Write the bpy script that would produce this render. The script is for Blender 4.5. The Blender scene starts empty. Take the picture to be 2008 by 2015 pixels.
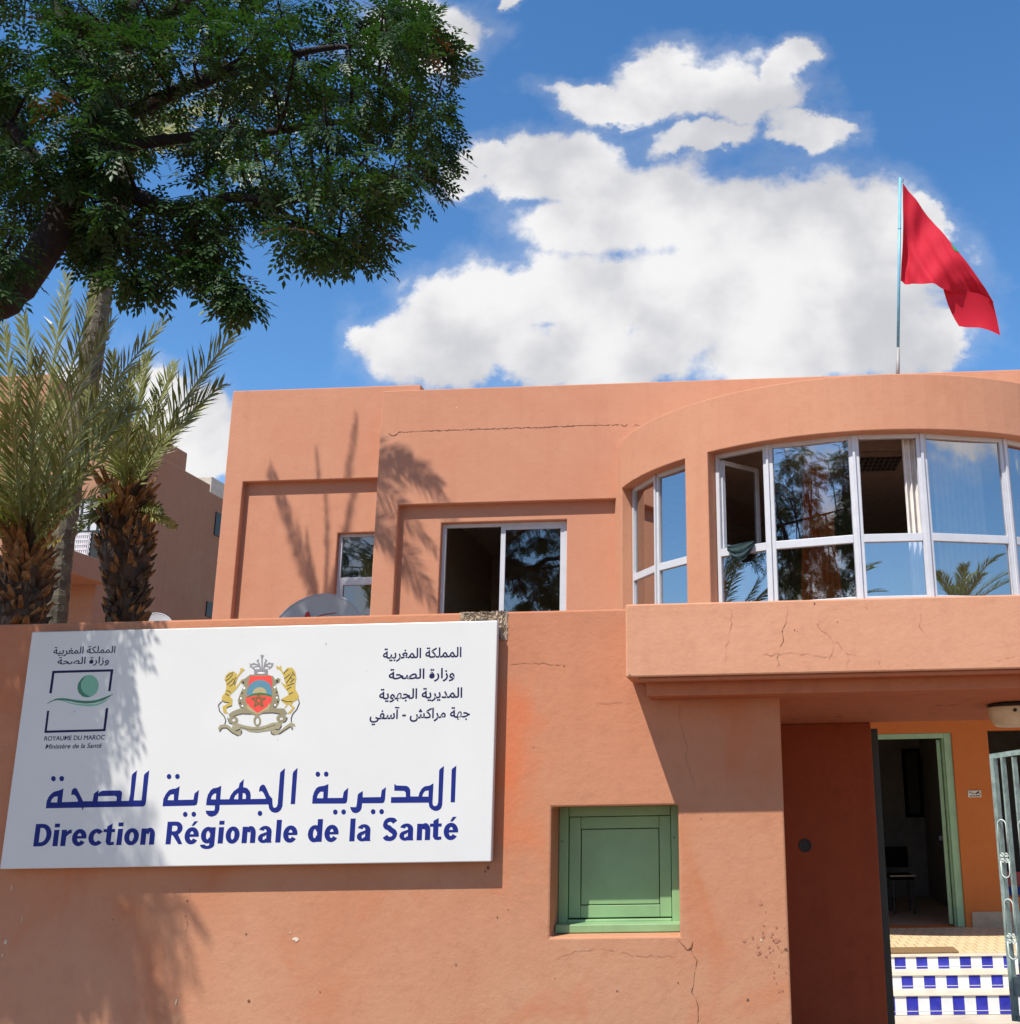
import bpy, bmesh, math, random
import numpy as np
from mathutils import Vector, Matrix
R = math.radians
rnd = random.Random(7)
sc = bpy.context.scene
col = sc.collection

# ------------------------------------------------------------------ camera
YAW, PITCH, ROLL = R(2.41468), R(14.34511), R(1.05134)
FPX, PPX, PPY, W0, H0 = 2086.0, 1356.0, 1007.5, 2008.0, 2015.0
EYE = Vector((0.0, -6.7, 1.65))
_f0 = Vector((-math.sin(YAW), math.cos(YAW), 0)); _r0 = Vector((math.cos(YAW), math.sin(YAW), 0)); _u0 = Vector((0, 0, 1))
FWD = _f0 * math.cos(PITCH) + _u0 * math.sin(PITCH)
_u1 = -_f0 * math.sin(PITCH) + _u0 * math.cos(PITCH)
RGT = _r0 * math.cos(ROLL) - _u1 * math.sin(ROLL)
UP = _r0 * math.sin(ROLL) + _u1 * math.cos(ROLL)
cam_d = bpy.data.cameras.new('camera'); cam = bpy.data.objects.new('camera', cam_d); col.objects.link(cam)
cam.matrix_world = Matrix(((RGT.x, UP.x, -FWD.x, EYE.x), (RGT.y, UP.y, -FWD.y, EYE.y), (RGT.z, UP.z, -FWD.z, EYE.z), (0, 0, 0, 1)))
cam_d.sensor_fit = 'HORIZONTAL'; cam_d.sensor_width = 36.0
cam_d.lens = FPX / W0 * 36.0
cam_d.shift_x = -(PPX - W0 / 2) / W0
cam_d.shift_y = (PPY - H0 / 2) / W0
cam_d.clip_start = 0.05; cam_d.clip_end = 2000
sc.camera = cam

def ray(x, y):
    return FWD + RGT * ((x - PPX) / FPX) - UP * ((y - PPY) / FPX)
def at(x, y, Y):                       # point of the upright plane Y = const seen at (x, y) of the photograph
    d = ray(x, y); return EYE + d * ((Y - EYE.y) / d.y)
def atx(x, y, X):
    d = ray(x, y); return EYE + d * ((X - EYE.x) / d.x)

# ------------------------------------------------------------------ sun and sky
SUN = Vector((-0.67, -1.0, 1.95)).normalized()          # towards the sun
sun_d = bpy.data.lights.new('sun', 'SUN'); sun_d.energy = 5.0; sun_d.angle = R(0.53); sun_d.color = (1.0, 0.955, 0.885)
sun = bpy.data.objects.new('sun', sun_d); col.objects.link(sun)
sun.rotation_euler = SUN.to_track_quat('Z', 'Y').to_euler(); sun.location = (-6, -10, 20)

world = bpy.data.worlds.new('World'); sc.world = world; world.use_nodes = True
wn = world.node_tree; wn.nodes.clear()
def N(nt, t, **k):
    n = nt.nodes.new(t)
    for a, v in k.items(): setattr(n, a, v)
    return n
def math_node(nt, op, a, b=None, c=None, clamp=False):
    n = N(nt, 'ShaderNodeMath', operation=op, use_clamp=clamp)
    for i, v in enumerate((a, b, c)):
        if v is None: continue
        if isinstance(v, (int, float)): n.inputs[i].default_value = v
        else: nt.links.new(v, n.inputs[i])
    return n.outputs[0]
def mixc(nt, fac, a, b, blend='MIX'):
    n = N(nt, 'ShaderNodeMix', data_type='RGBA', blend_type=blend)
    for s, v in ((n.inputs[0], fac), (n.inputs[6], a), (n.inputs[7], b)):
        if isinstance(v, (int, float)): s.default_value = v
        elif isinstance(v, tuple): s.default_value = (*v, 1) if len(v) == 3 else v
        else: nt.links.new(v, s)
    return n.outputs[2]
SKY_STRENGTH = 0.11
def build_sky():
    nt = wn; L = nt.links.new
    out = N(nt, 'ShaderNodeOutputWorld'); bg = N(nt, 'ShaderNodeBackground'); bg.inputs[1].default_value = SKY_STRENGTH
    L(bg.outputs[0], out.inputs[0])
    sky = N(nt, 'ShaderNodeTexSky', sky_type='NISHITA'); sky.sun_disc = False
    sky.sun_elevation = math.asin(SUN.z); sky.sun_rotation = math.atan2(SUN.x, SUN.y)
    sky.altitude = 450; sky.air_density = 1.0; sky.dust_density = 0.15; sky.ozone_density = 2.0
    tc = N(nt, 'ShaderNodeTexCoord'); sep = N(nt, 'ShaderNodeSeparateXYZ'); L(tc.outputs['Generated'], sep.inputs[0])
    dx, dy, dz = sep.outputs
    ady = math_node(nt, 'MAXIMUM', math_node(nt, 'ABSOLUTE', dy), 0.05)
    u = math_node(nt, 'DIVIDE', dx, ady); v = math_node(nt, 'DIVIDE', dz, ady)
    uv = N(nt, 'ShaderNodeCombineXYZ'); L(u, uv.inputs[0]); L(v, uv.inputs[1]); L(dy, uv.inputs[2])
    # warped position for ragged cumulus edges
    flat = uv
    w1 = N(nt, 'ShaderNodeTexNoise'); w1.inputs['Scale'].default_value = 8.0; w1.inputs['Detail'].default_value = 6; w1.inputs['Roughness'].default_value = 0.6
    L(flat.outputs[0], w1.inputs['Vector'])
    wsub = N(nt, 'ShaderNodeVectorMath', operation='SUBTRACT'); L(w1.outputs['Color'], wsub.inputs[0]); wsub.inputs[1].default_value = (0.5, 0.5, 0.5)
    wmul = N(nt, 'ShaderNodeVectorMath', operation='SCALE'); L(wsub.outputs[0], wmul.inputs[0]); wmul.inputs['Scale'].default_value = 0.11
    wadd = N(nt, 'ShaderNodeVectorMath', operation='ADD'); L(flat.outputs[0], wadd.inputs[0]); L(wmul.outputs[0], wadd.inputs[1])
    wsep = N(nt, 'ShaderNodeSeparateXYZ'); L(wadd.outputs[0], wsep.inputs[0]); u, v = wsep.outputs[0], wsep.outputs[1]
    nz = N(nt, 'ShaderNodeTexNoise'); nz.inputs['Scale'].default_value = 6.0; nz.inputs['Detail'].default_value = 7; nz.inputs['Roughness'].default_value = 0.62
    L(uv.outputs[0], nz.inputs['Vector'])
    fr = N(nt, 'ShaderNodeTexNoise'); fr.inputs['Scale'].default_value = 17.0; fr.inputs['Detail'].default_value = 8; fr.inputs['Roughness'].default_value = 0.6
    L(uv.outputs[0], fr.inputs['Vector'])
    # cumulus bodies: centre and radii on the photograph's sky, turned into directions
    blobs = [(1170, 192, 120, 34), (1290, 145, 95, 62), (1385, 175, 115, 66), (1490, 205, 120, 55), (1600, 250, 95, 34), (1562, 118, 46, 34), (1240, 205, 120, 40), (1520, 160, 50, 40),
             (1400, 272, 110, 30), (1150, 330, 130, 72), (1050, 335, 110, 60), (950, 325, 85, 40), (1260, 400, 215, 115), (1450, 440, 230, 125), (1620, 440, 170, 115), (1150, 440, 120, 70),
             (1650, 580, 240, 165), (1400, 590, 250, 150), (1150, 600, 190, 95), (900, 600, 130, 85), (1000, 620, 170, 80), (790, 660, 120, 72), (715, 652, 62, 42),
             (940, 700, 210, 70), (1180, 710, 260, 60), (1600, 690, 300, 80), (1800, 450, 75, 52), (1840, 670, 80, 60),
             (830, 70, 130, 75), (1015, 12, 26, 22), (850, 130, 60, 28), (905, 335, 60, 38),
             (395, 860, 75, 110), (330, 770, 60, 60), (300, 900, 130, 100), (420, 900, 80, 70), (150, 780, 110, 90)]
    acc = None
    for x, y, rx, ry in blobs:
        d = ray(x, y); cu, cv = d.x / d.y, d.z / d.y
        ex = ray(x + rx, y); ey = ray(x, y - ry)
        ru, rv = abs(ex.x / ex.y - cu), abs(ey.z / ey.y - cv)
        a = math_node(nt, 'MULTIPLY', math_node(nt, 'SUBTRACT', u, cu), 1 / ru)
        b = math_node(nt, 'MULTIPLY', math_node(nt, 'SUBTRACT', v, cv), 1 / rv)
        s = math_node(nt, 'ADD', math_node(nt, 'MULTIPLY', a, a), math_node(nt, 'MULTIPLY', b, b))
        g = math_node(nt, 'SUBTRACT', 1.0, math_node(nt, 'POWER', s, 0.5))
        acc = g if acc is None else math_node(nt, 'SMOOTH_MAX', acc, g, 0.18)
    front = math_node(nt, 'GREATER_THAN', dy, 0.08)
    acc = math_node(nt, 'MAXIMUM', acc, -1.0)
    acc = math_node(nt, 'ADD', acc, math_node(nt, 'MULTIPLY', math_node(nt, 'MAXIMUM', acc, 0.0), 0.9))
    # scattered clouds in the rest of the sky
    nb = N(nt, 'ShaderNodeTexNoise'); nb.inputs['Scale'].default_value = 1.6; nb.inputs['Detail'].default_value = 3
    L(uv.outputs[0], nb.inputs['Vector'])
    back = math_node(nt, 'MULTIPLY', math_node(nt, 'SUBTRACT', nb.outputs[0], 0.66), 3.2)
    for cu, cv, ru, rv in ((1.02, 0.47, 0.30, 0.06), (0.90, 0.41, 0.18, 0.045)):     # a pale streak over the street
        a = math_node(nt, 'MULTIPLY', math_node(nt, 'SUBTRACT', u, cu), 1 / ru)
        b = math_node(nt, 'MULTIPLY', math_node(nt, 'SUBTRACT', v, cv), 1 / rv)
        g = math_node(nt, 'SUBTRACT', 0.75, math_node(nt, 'POWER', math_node(nt, 'ADD', math_node(nt, 'MULTIPLY', a, a), math_node(nt, 'MULTIPLY', b, b)), 0.5))
        back = math_node(nt, 'MAXIMUM', back, g)
    body = N(nt, 'ShaderNodeMix', data_type='FLOAT'); L(front, body.inputs[0]); L(back, body.inputs[2]); L(acc, body.inputs[3])
    n1 = math_node(nt, 'MULTIPLY', math_node(nt, 'SUBTRACT', nz.outputs[0], 0.5), 2.1)
    n2 = math_node(nt, 'MULTIPLY', math_node(nt, 'SUBTRACT', fr.outputs[0], 0.5), 1.15)
    dens = math_node(nt, 'ADD', math_node(nt, 'ADD', body.outputs[0], n1), n2)
    mr = N(nt, 'ShaderNodeMapRange', interpolation_type='SMOOTHSTEP'); L(dens, mr.inputs[0])
    mr.inputs[1].default_value = -0.12; mr.inputs[2].default_value = 0.58
    # thin veil round the bodies
    mv = N(nt, 'ShaderNodeMapRange', interpolation_type='SMOOTHSTEP'); L(dens, mv.inputs[0])
    mv.inputs[1].default_value = -0.55; mv.inputs[2].default_value = 0.15; mv.inputs[4].default_value = 0.16
    alpha = math_node(nt, 'MAXIMUM', mr.outputs[0], mv.outputs[0])
    # puffs: brighter and greyer billows inside the cloud
    pf = N(nt, 'ShaderNodeTexNoise'); pf.inputs['Scale'].default_value = 8.0; pf.inputs['Detail'].default_value = 5
    off = N(nt, 'ShaderNodeVectorMath', operation='ADD'); L(uv.outputs[0], off.inputs[0]); off.inputs[1].default_value = (0.03, -0.05, 0.2)
    L(off.outputs[0], pf.inputs['Vector'])
    mp = N(nt, 'ShaderNodeMapRange', interpolation_type='SMOOTHSTEP'); L(pf.outputs[0], mp.inputs[0])
    mp.inputs[1].default_value = 0.33; mp.inputs[2].default_value = 0.66
    k = 1.0 / SKY_STRENGTH
    ccol = mixc(nt, mp.outputs[0], (0.47 * k, 0.475 * k, 0.505 * k), (0.71 * k, 0.705 * k, 0.71 * k))
    sat = N(nt, 'ShaderNodeHueSaturation'); sat.inputs['Saturation'].default_value = SKY_SAT; sat.inputs['Value'].default_value = SKY_VAL
    L(sky.outputs[0], sat.inputs['Color'])
    L(mixc(nt, alpha, sat.outputs[0], ccol), bg.inputs[0])
SKY_SAT, SKY_VAL = 1.25, 1.35
build_sky()
sc.view_settings.view_transform = 'Standard'; sc.view_settings.look = 'None'
sc.view_settings.exposure = 0.38; sc.view_settings.gamma = 1.0
sc.render.engine = 'CYCLES'
sc.cycles.max_bounces = 8; sc.cycles.transparent_max_bounces = 12; sc.cycles.use_denoising = True

# ------------------------------------------------------------------ helpers
class MB:
    def __init__(s): s.v = []; s.f = []; s.m = []
    def face(s, pts, m=0):
        i = len(s.v); s.v += [tuple(p) for p in pts]; s.f.append(tuple(range(i, i + len(pts)))); s.m.append(m)
    def box(s, x0, x1, y0, y1, z0, z1, m=0):
        i = len(s.v)
        s.v += [(x0, y0, z0), (x1, y0, z0), (x1, y1, z0), (x0, y1, z0), (x0, y0, z1), (x1, y0, z1), (x1, y1, z1), (x0, y1, z1)]
        for q in ((0, 3, 2, 1), (4, 5, 6, 7), (0, 1, 5, 4), (1, 2, 6, 5), (2, 3, 7, 6), (3, 0, 4, 7)):
            s.f.append(tuple(i + k for k in q)); s.m.append(m)
        return s
    def bar(s, a, b, w, t, up=(0, 0, 1), m=0):      # a beam of section w x t from a to b
        a, b, up = Vector(a), Vector(b), Vector(up); d = (b - a).normalized()
        n = d.cross(up).normalized(); u = n.cross(d)
        i = len(s.v)
        for p in (a, b):
            for c, e in ((-1, -1), (1, -1), (1, 1), (-1, 1)): s.v.append(tuple(p + n * (c * w / 2) + u * (e * t / 2)))
        for q in ((0, 1, 2, 3), (7, 6, 5, 4), (0, 4, 5, 1), (1, 5, 6, 2), (2, 6, 7, 3), (3, 7, 4, 0)):
            s.f.append(tuple(i + k for k in q)); s.m.append(m)
    def tube(s, pts, rad, n=8, m=0, cap=True):
        pts = [Vector(p) for p in pts]; k = len(pts)
        if not hasattr(rad, '__len__'): rad = [rad] * k
        i0 = len(s.v); ref = Vector((0.3, 0.9, 0.2))
        for i, p in enumerate(pts):
            d = (pts[min(i + 1, k - 1)] - pts[max(i - 1, 0)]).normalized()
            if abs(d.dot(ref)) > 0.95: ref = Vector((0.9, 0.1, 0.4))
            a = d.cross(ref).normalized(); b = d.cross(a)
            for j in range(n):
                t = 2 * math.pi * j / n; s.v.append(tuple(p + (a * math.cos(t) + b * math.sin(t)) * rad[i]))
        for i in range(k - 1):
            for j in range(n):
                a = i0 + i * n + j; b = i0 + i * n + (j + 1) % n
                s.f.append((a, b, b + n, a + n)); s.m.append(m)
        if cap:
            s.f.append(tuple(i0 + j for j in reversed(range(n)))); s.m.append(m)
            s.f.append(tuple(i0 + (k - 1) * n + j for j in range(n))); s.m.append(m)
    def lathe(s, c, prof, n=24, m=0, axis='Z'):
        i0 = len(s.v)
        for r, h in prof:
            for j in range(n):
                t = 2 * math.pi * j / n; a, b = r * math.cos(t), r * math.sin(t)
                s.v.append((c[0] + a, c[1] + b, c[2] + h) if axis == 'Z' else (c[0] + a, c[1] + h, c[2] + b))
        for i in range(len(prof) - 1):
            for j in range(n):
                a = i0 + i * n + j; b = i0 + i * n + (j + 1) % n; s.f.append((a, b, b + n, a + n)); s.m.append(m)
    def wall(s, xs, zs, yf, yb, holes, m=0, mp=None):
        # upright slab xs x zs between depth yf and yb with rectangular openings and their reveals; mp maps (x, y, z)
        mp = mp or (lambda x, y, z: (x, y, z))
        X = sorted(set([*xs] + [v for h in holes for v in h[:2] if xs[0] < v < xs[-1]]))
        Z = sorted(set([*zs] + [v for h in holes for v in h[2:] if zs[0] < v < zs[-1]]))
        def solid(i, j):
            if i < 0 or j < 0 or i >= len(X) - 1 or j >= len(Z) - 1: return False
            cx, cz = (X[i] + X[i + 1]) / 2, (Z[j] + Z[j + 1]) / 2
            return not any(a < cx < b and c < cz < d for a, b, c, d in holes)
        for i in range(len(X) - 1):
            for j in range(len(Z) - 1):
                if not solid(i, j): continue
                a, b, c, d = X[i], X[i + 1], Z[j], Z[j + 1]
                s.face([mp(a, yf, c), mp(b, yf, c), mp(b, yf, d), mp(a, yf, d)], m)
                s.face([mp(b, yb, c), mp(a, yb, c), mp(a, yb, d), mp(b, yb, d)], m)
                if not solid(i - 1, j): s.face([mp(a, yb, c), mp(a, yf, c), mp(a, yf, d), mp(a, yb, d)], m)
                if not solid(i + 1, j): s.face([mp(b, yf, c), mp(b, yb, c), mp(b, yb, d), mp(b, yf, d)], m)
                if not solid(i, j - 1): s.face([mp(a, yb, c), mp(b, yb, c), mp(b, yf, c), mp(a, yf, c)], m)
                if not solid(i, j + 1): s.face([mp(a, yf, d), mp(b, yf, d), mp(b, yb, d), mp(a, yb, d)], m)
    def build(s, name, mats, parent=None, smooth=False, weld=False, bevel=0.0):
        me = bpy.data.meshes.new(name); me.from_pydata(s.v, [], s.f)
        for mt in (mats if isinstance(mats, (list, tuple)) else [mats]): me.materials.append(mt)
        me.polygons.foreach_set('material_index', s.m)
        if smooth: me.polygons.foreach_set('use_smooth', [True] * len(s.f))
        if weld:
            bm = bmesh.new(); bm.from_mesh(me); bmesh.ops.remove_doubles(bm, verts=bm.verts, dist=0.0005); bm.to_mesh(me); bm.free()
        me.update()
        o = bpy.data.objects.new(name, me); col.objects.link(o)
        if bevel:
            b = o.modifiers.new('bevel', 'BEVEL'); b.width = bevel; b.segments = 2; b.limit_method = 'ANGLE'; b.angle_limit = R(40)
        return adopt(o, parent)
def adopt(o, parent):
    if parent is not None:
        o.parent = parent
        if parent.type == 'EMPTY': o.matrix_parent_inverse = Matrix.Translation(-parent.location)
    return o
def thing(name, label, cat, loc=(0, 0, 0), group=None):
    o = bpy.data.objects.new(name, None); col.objects.link(o); o.location = loc; o.empty_display_size = 0.2
    return tag(o, label, cat, group)
def tag(o, label, cat, group=None):
    o['label'] = label; o['category'] = cat
    if group: o['group'] = group
    return o
def structure(o): o['kind'] = 'structure'; return o

# ------------------------------------------------------------------ materials
def new_mat(name):
    m = bpy.data.materials.new(name); m.use_nodes = True
    return m, m.node_tree, m.node_tree.nodes['Principled BSDF']
def ramp(nt, src, stops):
    r = N(nt, 'ShaderNodeValToRGB'); nt.links.new(src, r.inputs[0])
    while len(r.color_ramp.elements) > 1: r.color_ramp.elements.remove(r.color_ramp.elements[-1])
    for i, (p, c) in enumerate(stops):
        e = r.color_ramp.elements[0] if i == 0 else r.color_ramp.elements.new(p)
        e.position = p; e.color = (*c, 1)
    return r.outputs[0]
def noise(nt, scale, detail=4, rough=0.55, vec=None, dist=0.0):
    n = N(nt, 'ShaderNodeTexNoise'); n.inputs['Scale'].default_value = scale; n.inputs['Detail'].default_value = detail
    n.inputs['Roughness'].default_value = rough; n.inputs['Distortion'].default_value = dist
    if vec is None:
        g = N(nt, 'ShaderNodeNewGeometry'); vec = g.outputs['Position']
    nt.links.new(vec, n.inputs['Vector']); return n.outputs[0]
def stretch(nt, sx, sy, sz, off=(0, 0, 0)):
    g = N(nt, 'ShaderNodeNewGeometry'); mp = N(nt, 'ShaderNodeMapping')
    mp.inputs['Scale'].default_value = (sx, sy, sz); mp.inputs['Location'].default_value = off
    nt.links.new(g.outputs['Position'], mp.inputs['Vector']); return mp.outputs[0]
def bump(nt, bs, h, strength, dist, prev=None):
    b = N(nt, 'ShaderNodeBump'); b.inputs['Strength'].default_value = strength; b.inputs['Distance'].default_value = dist
    nt.links.new(h, b.inputs['Height'])
    if prev is not None: nt.links.new(prev, b.inputs['Normal'])
    nt.links.new(b.outputs[0], bs.inputs['Normal']); return b.outputs[0]
def plain(name, c, rough=0.5, metal=0.0, var=0.12, scale=9.0, bmp=0.0, spec=0.5):
    m, nt, bs = new_mat(name)
    d = tuple(x * (1 - var) for x in c); l = tuple(min(1, x * (1 + var)) for x in c)
    nt.links.new(ramp(nt, noise(nt, scale, 5), [(0.3, d), (0.7, l)]), bs.inputs['Base Color'])
    bs.inputs['Roughness'].default_value = rough; bs.inputs['Metallic'].default_value = metal; bs.inputs['Specular IOR Level'].default_value = spec
    if bmp: bump(nt, bs, noise(nt, scale * 6, 4), bmp, 0.01)
    return m
def plaster(name, base, pale, deep, patch=0.0, pale_amt=0.5, grain=1.0):
    """Lime-washed plaster: cloudy fading, vertical rain streaks, trowel marks, fine grain."""
    m, nt, bs = new_mat(name); L = nt.links.new
    cloud = ramp(nt, noise(nt, 0.9, 6, 0.6, dist=0.4), [(0.32, base), (0.68, tuple(b * (1 - pale_amt) + p * pale_amt for b, p in zip(base, pale)))])
    streak = noise(nt, 1.0, 5, 0.6, stretch(nt, 5.5, 5.5, 0.55))
    c = mixc(nt, math_node(nt, 'MULTIPLY', ramp(nt, streak, [(0.52, (0, 0, 0)), (0.74, (1, 1, 1))]), 0.30), cloud, deep)
    trow = noise(nt, 1.0, 7, 0.65, stretch(nt, 2.6, 2.6, 4.2, (3, 1, 2)), 0.9)
    c = mixc(nt, math_node(nt, 'MULTIPLY', ramp(nt, trow, [(0.48, (0, 0, 0)), (0.70, (1, 1, 1))]), 0.42), c, pale)
    if patch:      # rain-washed, dusty lower part and deeper paint higher up
        g = N(nt, 'ShaderNodeNewGeometry'); sp = N(nt, 'ShaderNodeSeparateXYZ'); nt.links.new(g.outputs['Position'], sp.inputs[0])
        hz = math_node(nt, 'ADD', sp.outputs[2], math_node(nt, 'MULTIPLY', math_node(nt, 'SUBTRACT', noise(nt, 1.1, 5), 0.5), 3.2))
        mr = N(nt, 'ShaderNodeMapRange'); nt.links.new(hz, mr.inputs[0]); mr.inputs[1].default_value = 0.3; mr.inputs[2].default_value = 2.6
        c = mixc(nt, 0.55, c, ramp(nt, mr.outputs[0], [(0.0, (0.50, 0.265, 0.160)), (0.45, base), (0.75, (0.50, 0.202, 0.114)), (1.0, (0.465, 0.176, 0.098))]))
    mott = noise(nt, 9.0, 8, 0.7)
    c = mixc(nt, math_node(nt, 'MULTIPLY', ramp(nt, mott, [(0.52, (0, 0, 0)), (0.74, (1, 1, 1))]), 0.36), c, deep)
    if patch:
        pt = noise(nt, 1.5, 5, 0.55, stretch(nt, 1, 1, 0.7, (11.3, 0, 4.2)), 0.6)
        c = mixc(nt, math_node(nt, 'MULTIPLY', ramp(nt, pt, [(0.55, (0, 0, 0)), (0.66, (1, 1, 1))]), patch), c, tuple(x * y for x, y in zip(base, (1.02, 0.72, 0.52))))
    if patch:      # a fresher, more orange coat beside the board
        g = N(nt, 'ShaderNodeNewGeometry'); mp = N(nt, 'ShaderNodeMapping'); mp.vector_type = 'POINT'
        mp.inputs['Location'].default_value = (1.46 / 0.36, 0, -1.75 / 0.80); mp.inputs['Scale'].default_value = (1 / 0.36, 0.0, 1 / 0.80); nt.links.new(g.outputs['Position'], mp.inputs['Vector'])
        ln = N(nt, 'ShaderNodeVectorMath', operation='LENGTH'); nt.links.new(mp.outputs[0], ln.inputs[0])
        ms = math_node(nt, 'ADD', math_node(nt, 'SUBTRACT', 1.0, ln.outputs['Value']), math_node(nt, 'MULTIPLY', math_node(nt, 'SUBTRACT', noise(nt, 3.5, 5), 0.5), 1.6))
        c = mixc(nt, math_node(nt, 'MULTIPLY', ramp(nt, ms, [(0.15, (0, 0, 0)), (1.0, (1, 1, 1))]), 0.85), c, (0.60, 0.150, 0.055))
    speck = noise(nt, 55.0, 3, 0.6)
    c = mixc(nt, math_node(nt, 'MULTIPLY', ramp(nt, speck, [(0.68, (0, 0, 0)), (0.78, (1, 1, 1))]), 0.35), c, tuple(x * 0.55 for x in deep))
    L(c, bs.inputs['Base Color']); bs.inputs['Roughness'].default_value = 0.92; bs.inputs['Specular IOR Level'].default_value = 0.2
    b1 = bump(nt, bs, noise(nt, 2.2, 6, 0.6, stretch(nt, 1, 1, 1.3)), 0.16, 0.030 * grain)
    b2 = bump(nt, bs, noise(nt, 22, 6, 0.65), 0.35, 0.010 * grain, b1)
    bump(nt, bs, noise(nt, 150, 4, 0.7), 0.35, 0.0028 * grain, b2)
    return m
M = {}
M['gate_plaster'] = plaster('gate_plaster', (0.47, 0.199, 0.105), (0.53, 0.281, 0.160), (0.34, 0.136, 0.076), patch=0.45, grain=1.0)
M['canopy_plaster'] = plaster('canopy_plaster', (0.56, 0.257, 0.151), (0.60, 0.320, 0.196), (0.43, 0.189, 0.111), pale_amt=0.7, grain=0.9)
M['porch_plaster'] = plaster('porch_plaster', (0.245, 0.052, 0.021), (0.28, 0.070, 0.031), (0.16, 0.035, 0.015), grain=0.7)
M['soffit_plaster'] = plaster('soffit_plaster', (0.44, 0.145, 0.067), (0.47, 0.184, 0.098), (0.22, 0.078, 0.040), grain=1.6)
M['house_plaster'] = plaster('house_plaster', (0.53, 0.233, 0.138), (0.57, 0.276, 0.169), (0.45, 0.189, 0.111), pale_amt=0.8, grain=0.7)
M['bay_plaster'] = plaster('bay_plaster', (0.53, 0.242, 0.142), (0.56, 0.281, 0.169), (0.43, 0.189, 0.111), pale_amt=0.8, grain=0.7)
M['orange_plaster'] = plaster('orange_plaster', (0.56, 0.160, 0.037), (0.58, 0.184, 0.053), (0.46, 0.121, 0.040), grain=0.6)
M['neighbour_plaster'] = plaster('neighbour_plaster', (0.37, 0.184, 0.111), (0.41, 0.233, 0.147), (0.29, 0.136, 0.080), grain=0.8)
M['crack'] = plain('crack', (0.17, 0.07, 0.042), 0.95, var=0.3)
M['crack_soft'] = plain('crack_soft', (0.38, 0.17, 0.105), 0.95, var=0.2)
M['chip'] = plain('chip', (0.62, 0.50, 0.38), 0.95, var=0.2)
M['stain'] = plain('stain', (0.42, 0.17, 0.10), 0.95, var=0.2)
M['rubble'] = plain('rubble', (0.40, 0.30, 0.21), 0.95, var=0.5, scale=22, bmp=1.0)
M['sign_white'] = plain('sign_white', (0.65, 0.645, 0.615), 0.32, var=0.025, scale=2.5)
M['blue'] = plain('blue', (0.006, 0.016, 0.165), 0.6, var=0.05, spec=0.25)
M['navy'] = plain('navy', (0.008, 0.009, 0.06), 0.6, var=0.05, spec=0.25)
M['ink'] = plain('ink', (0.045, 0.036, 0.022), 0.4, var=0.1)
for k, c in dict(logogreen=(0.16, 0.42, 0.27), darkgreen=(0.015, 0.16, 0.075), olive=(0.27, 0.23, 0.13), olive2=(0.33, 0.29, 0.17), red=(0.75, 0.065, 0.045),
                 bluegrey=(0.09, 0.23, 0.30), gold2=(0.42, 0.34, 0.17), green=(0.015, 0.16, 0.045), star=(0.16, 0.10, 0.025), grey=(0.25, 0.235, 0.24),
                 gold=(0.52, 0.37, 0.07), white=(0.85, 0.85, 0.82)).items():
    M[k] = plain(k + '_print', c, 0.35, var=0.06)
M['aluminium'] = plain('aluminium', (0.56, 0.57, 0.60), 0.42, 0.0, 0.05)
M['gasket'] = plain('gasket', (0.03, 0.03, 0.035), 0.6)
M['green_paint'] = plain('green_paint', (0.215, 0.355, 0.165), 0.45, var=0.10, scale=5, bmp=0.08)
M['door_green'] = plain('door_green', (0.30, 0.47, 0.26), 0.5, var=0.10)
M['gate_metal'] = plain('gate_metal', (0.23, 0.31, 0.285), 0.38, 0.0, 0.35, 12, 0.15)
M['gate_dark'] = plain('gate_dark', (0.012, 0.016, 0.013), 0.5, 0.0, 0.3)
M['scroll_metal'] = plain('scroll_metal', (0.55, 0.62, 0.58), 0.4, 0.0, 0.15)
M['pole_blue'] = plain('pole_blue', (0.17, 0.42, 0.53), 0.4)
M['pole_grey'] = plain('pole_grey', (0.32, 0.30, 0.28), 0.5)
M['flag_green'] = plain('flag_green', (0.01, 0.20, 0.05), 0.75)
M['dish_paint'] = plain('dish_paint', (0.46, 0.47, 0.48), 0.5, var=0.08, scale=4)
M['dish_red'] = plain('dish_red', (0.38, 0.012, 0.025), 0.5)
M['steel_dark'] = plain('steel_dark', (0.06, 0.06, 0.065), 0.5, 0.6)
M['room_wall'] = plain('room_wall', (0.50, 0.41, 0.32), 0.9)
M['room_ceiling'] = plain('room_ceiling', (0.70, 0.60, 0.48), 0.9)
M['room_floor'] = plain('room_floor', (0.28, 0.24, 0.20), 0.5)
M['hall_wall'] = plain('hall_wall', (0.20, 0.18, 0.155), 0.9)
M['dark_wood'] = plain('dark_wood', (0.010, 0.008, 0.007), 0.95, spec=0.05)
M['pale_edge'] = plain('pale_edge', (0.45, 0.36, 0.27), 0.5)
M['curtain_orange'] = plain('curtain_orange', (0.66, 0.21, 0.045), 0.9)
M['curtain_white'] = plain('curtain_white', (0.74, 0.70, 0.64), 0.9)
M['cloth_dark'] = plain('cloth_dark', (0.018, 0.042, 0.045), 0.9, var=0.25)
M['lamp_cream'] = plain('lamp_cream', (0.62, 0.50, 0.33), 0.35)
M['lamp_base'] = plain('lamp_base', (0.012, 0.010, 0.009), 0.6)
M['louvre'] = plain('louvre', (0.75, 0.73, 0.68), 0.2, 0.9)
M['card'] = plain('card', (0.66, 0.60, 0.46), 0.6)
M['grille_white'] = plain('grille_white', (0.60, 0.60, 0.62), 0.6)
M['mat_brown'] = plain('mat_brown', (0.20, 0.12, 0.05), 0.95, var=0.3, scale=60)
M['skirting'] = plain('skirting', (0.42, 0.30, 0.20), 0.6)
M['blue_panel'] = plain('blue_panel', (0.02, 0.03, 0.28), 0.5)
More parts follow.
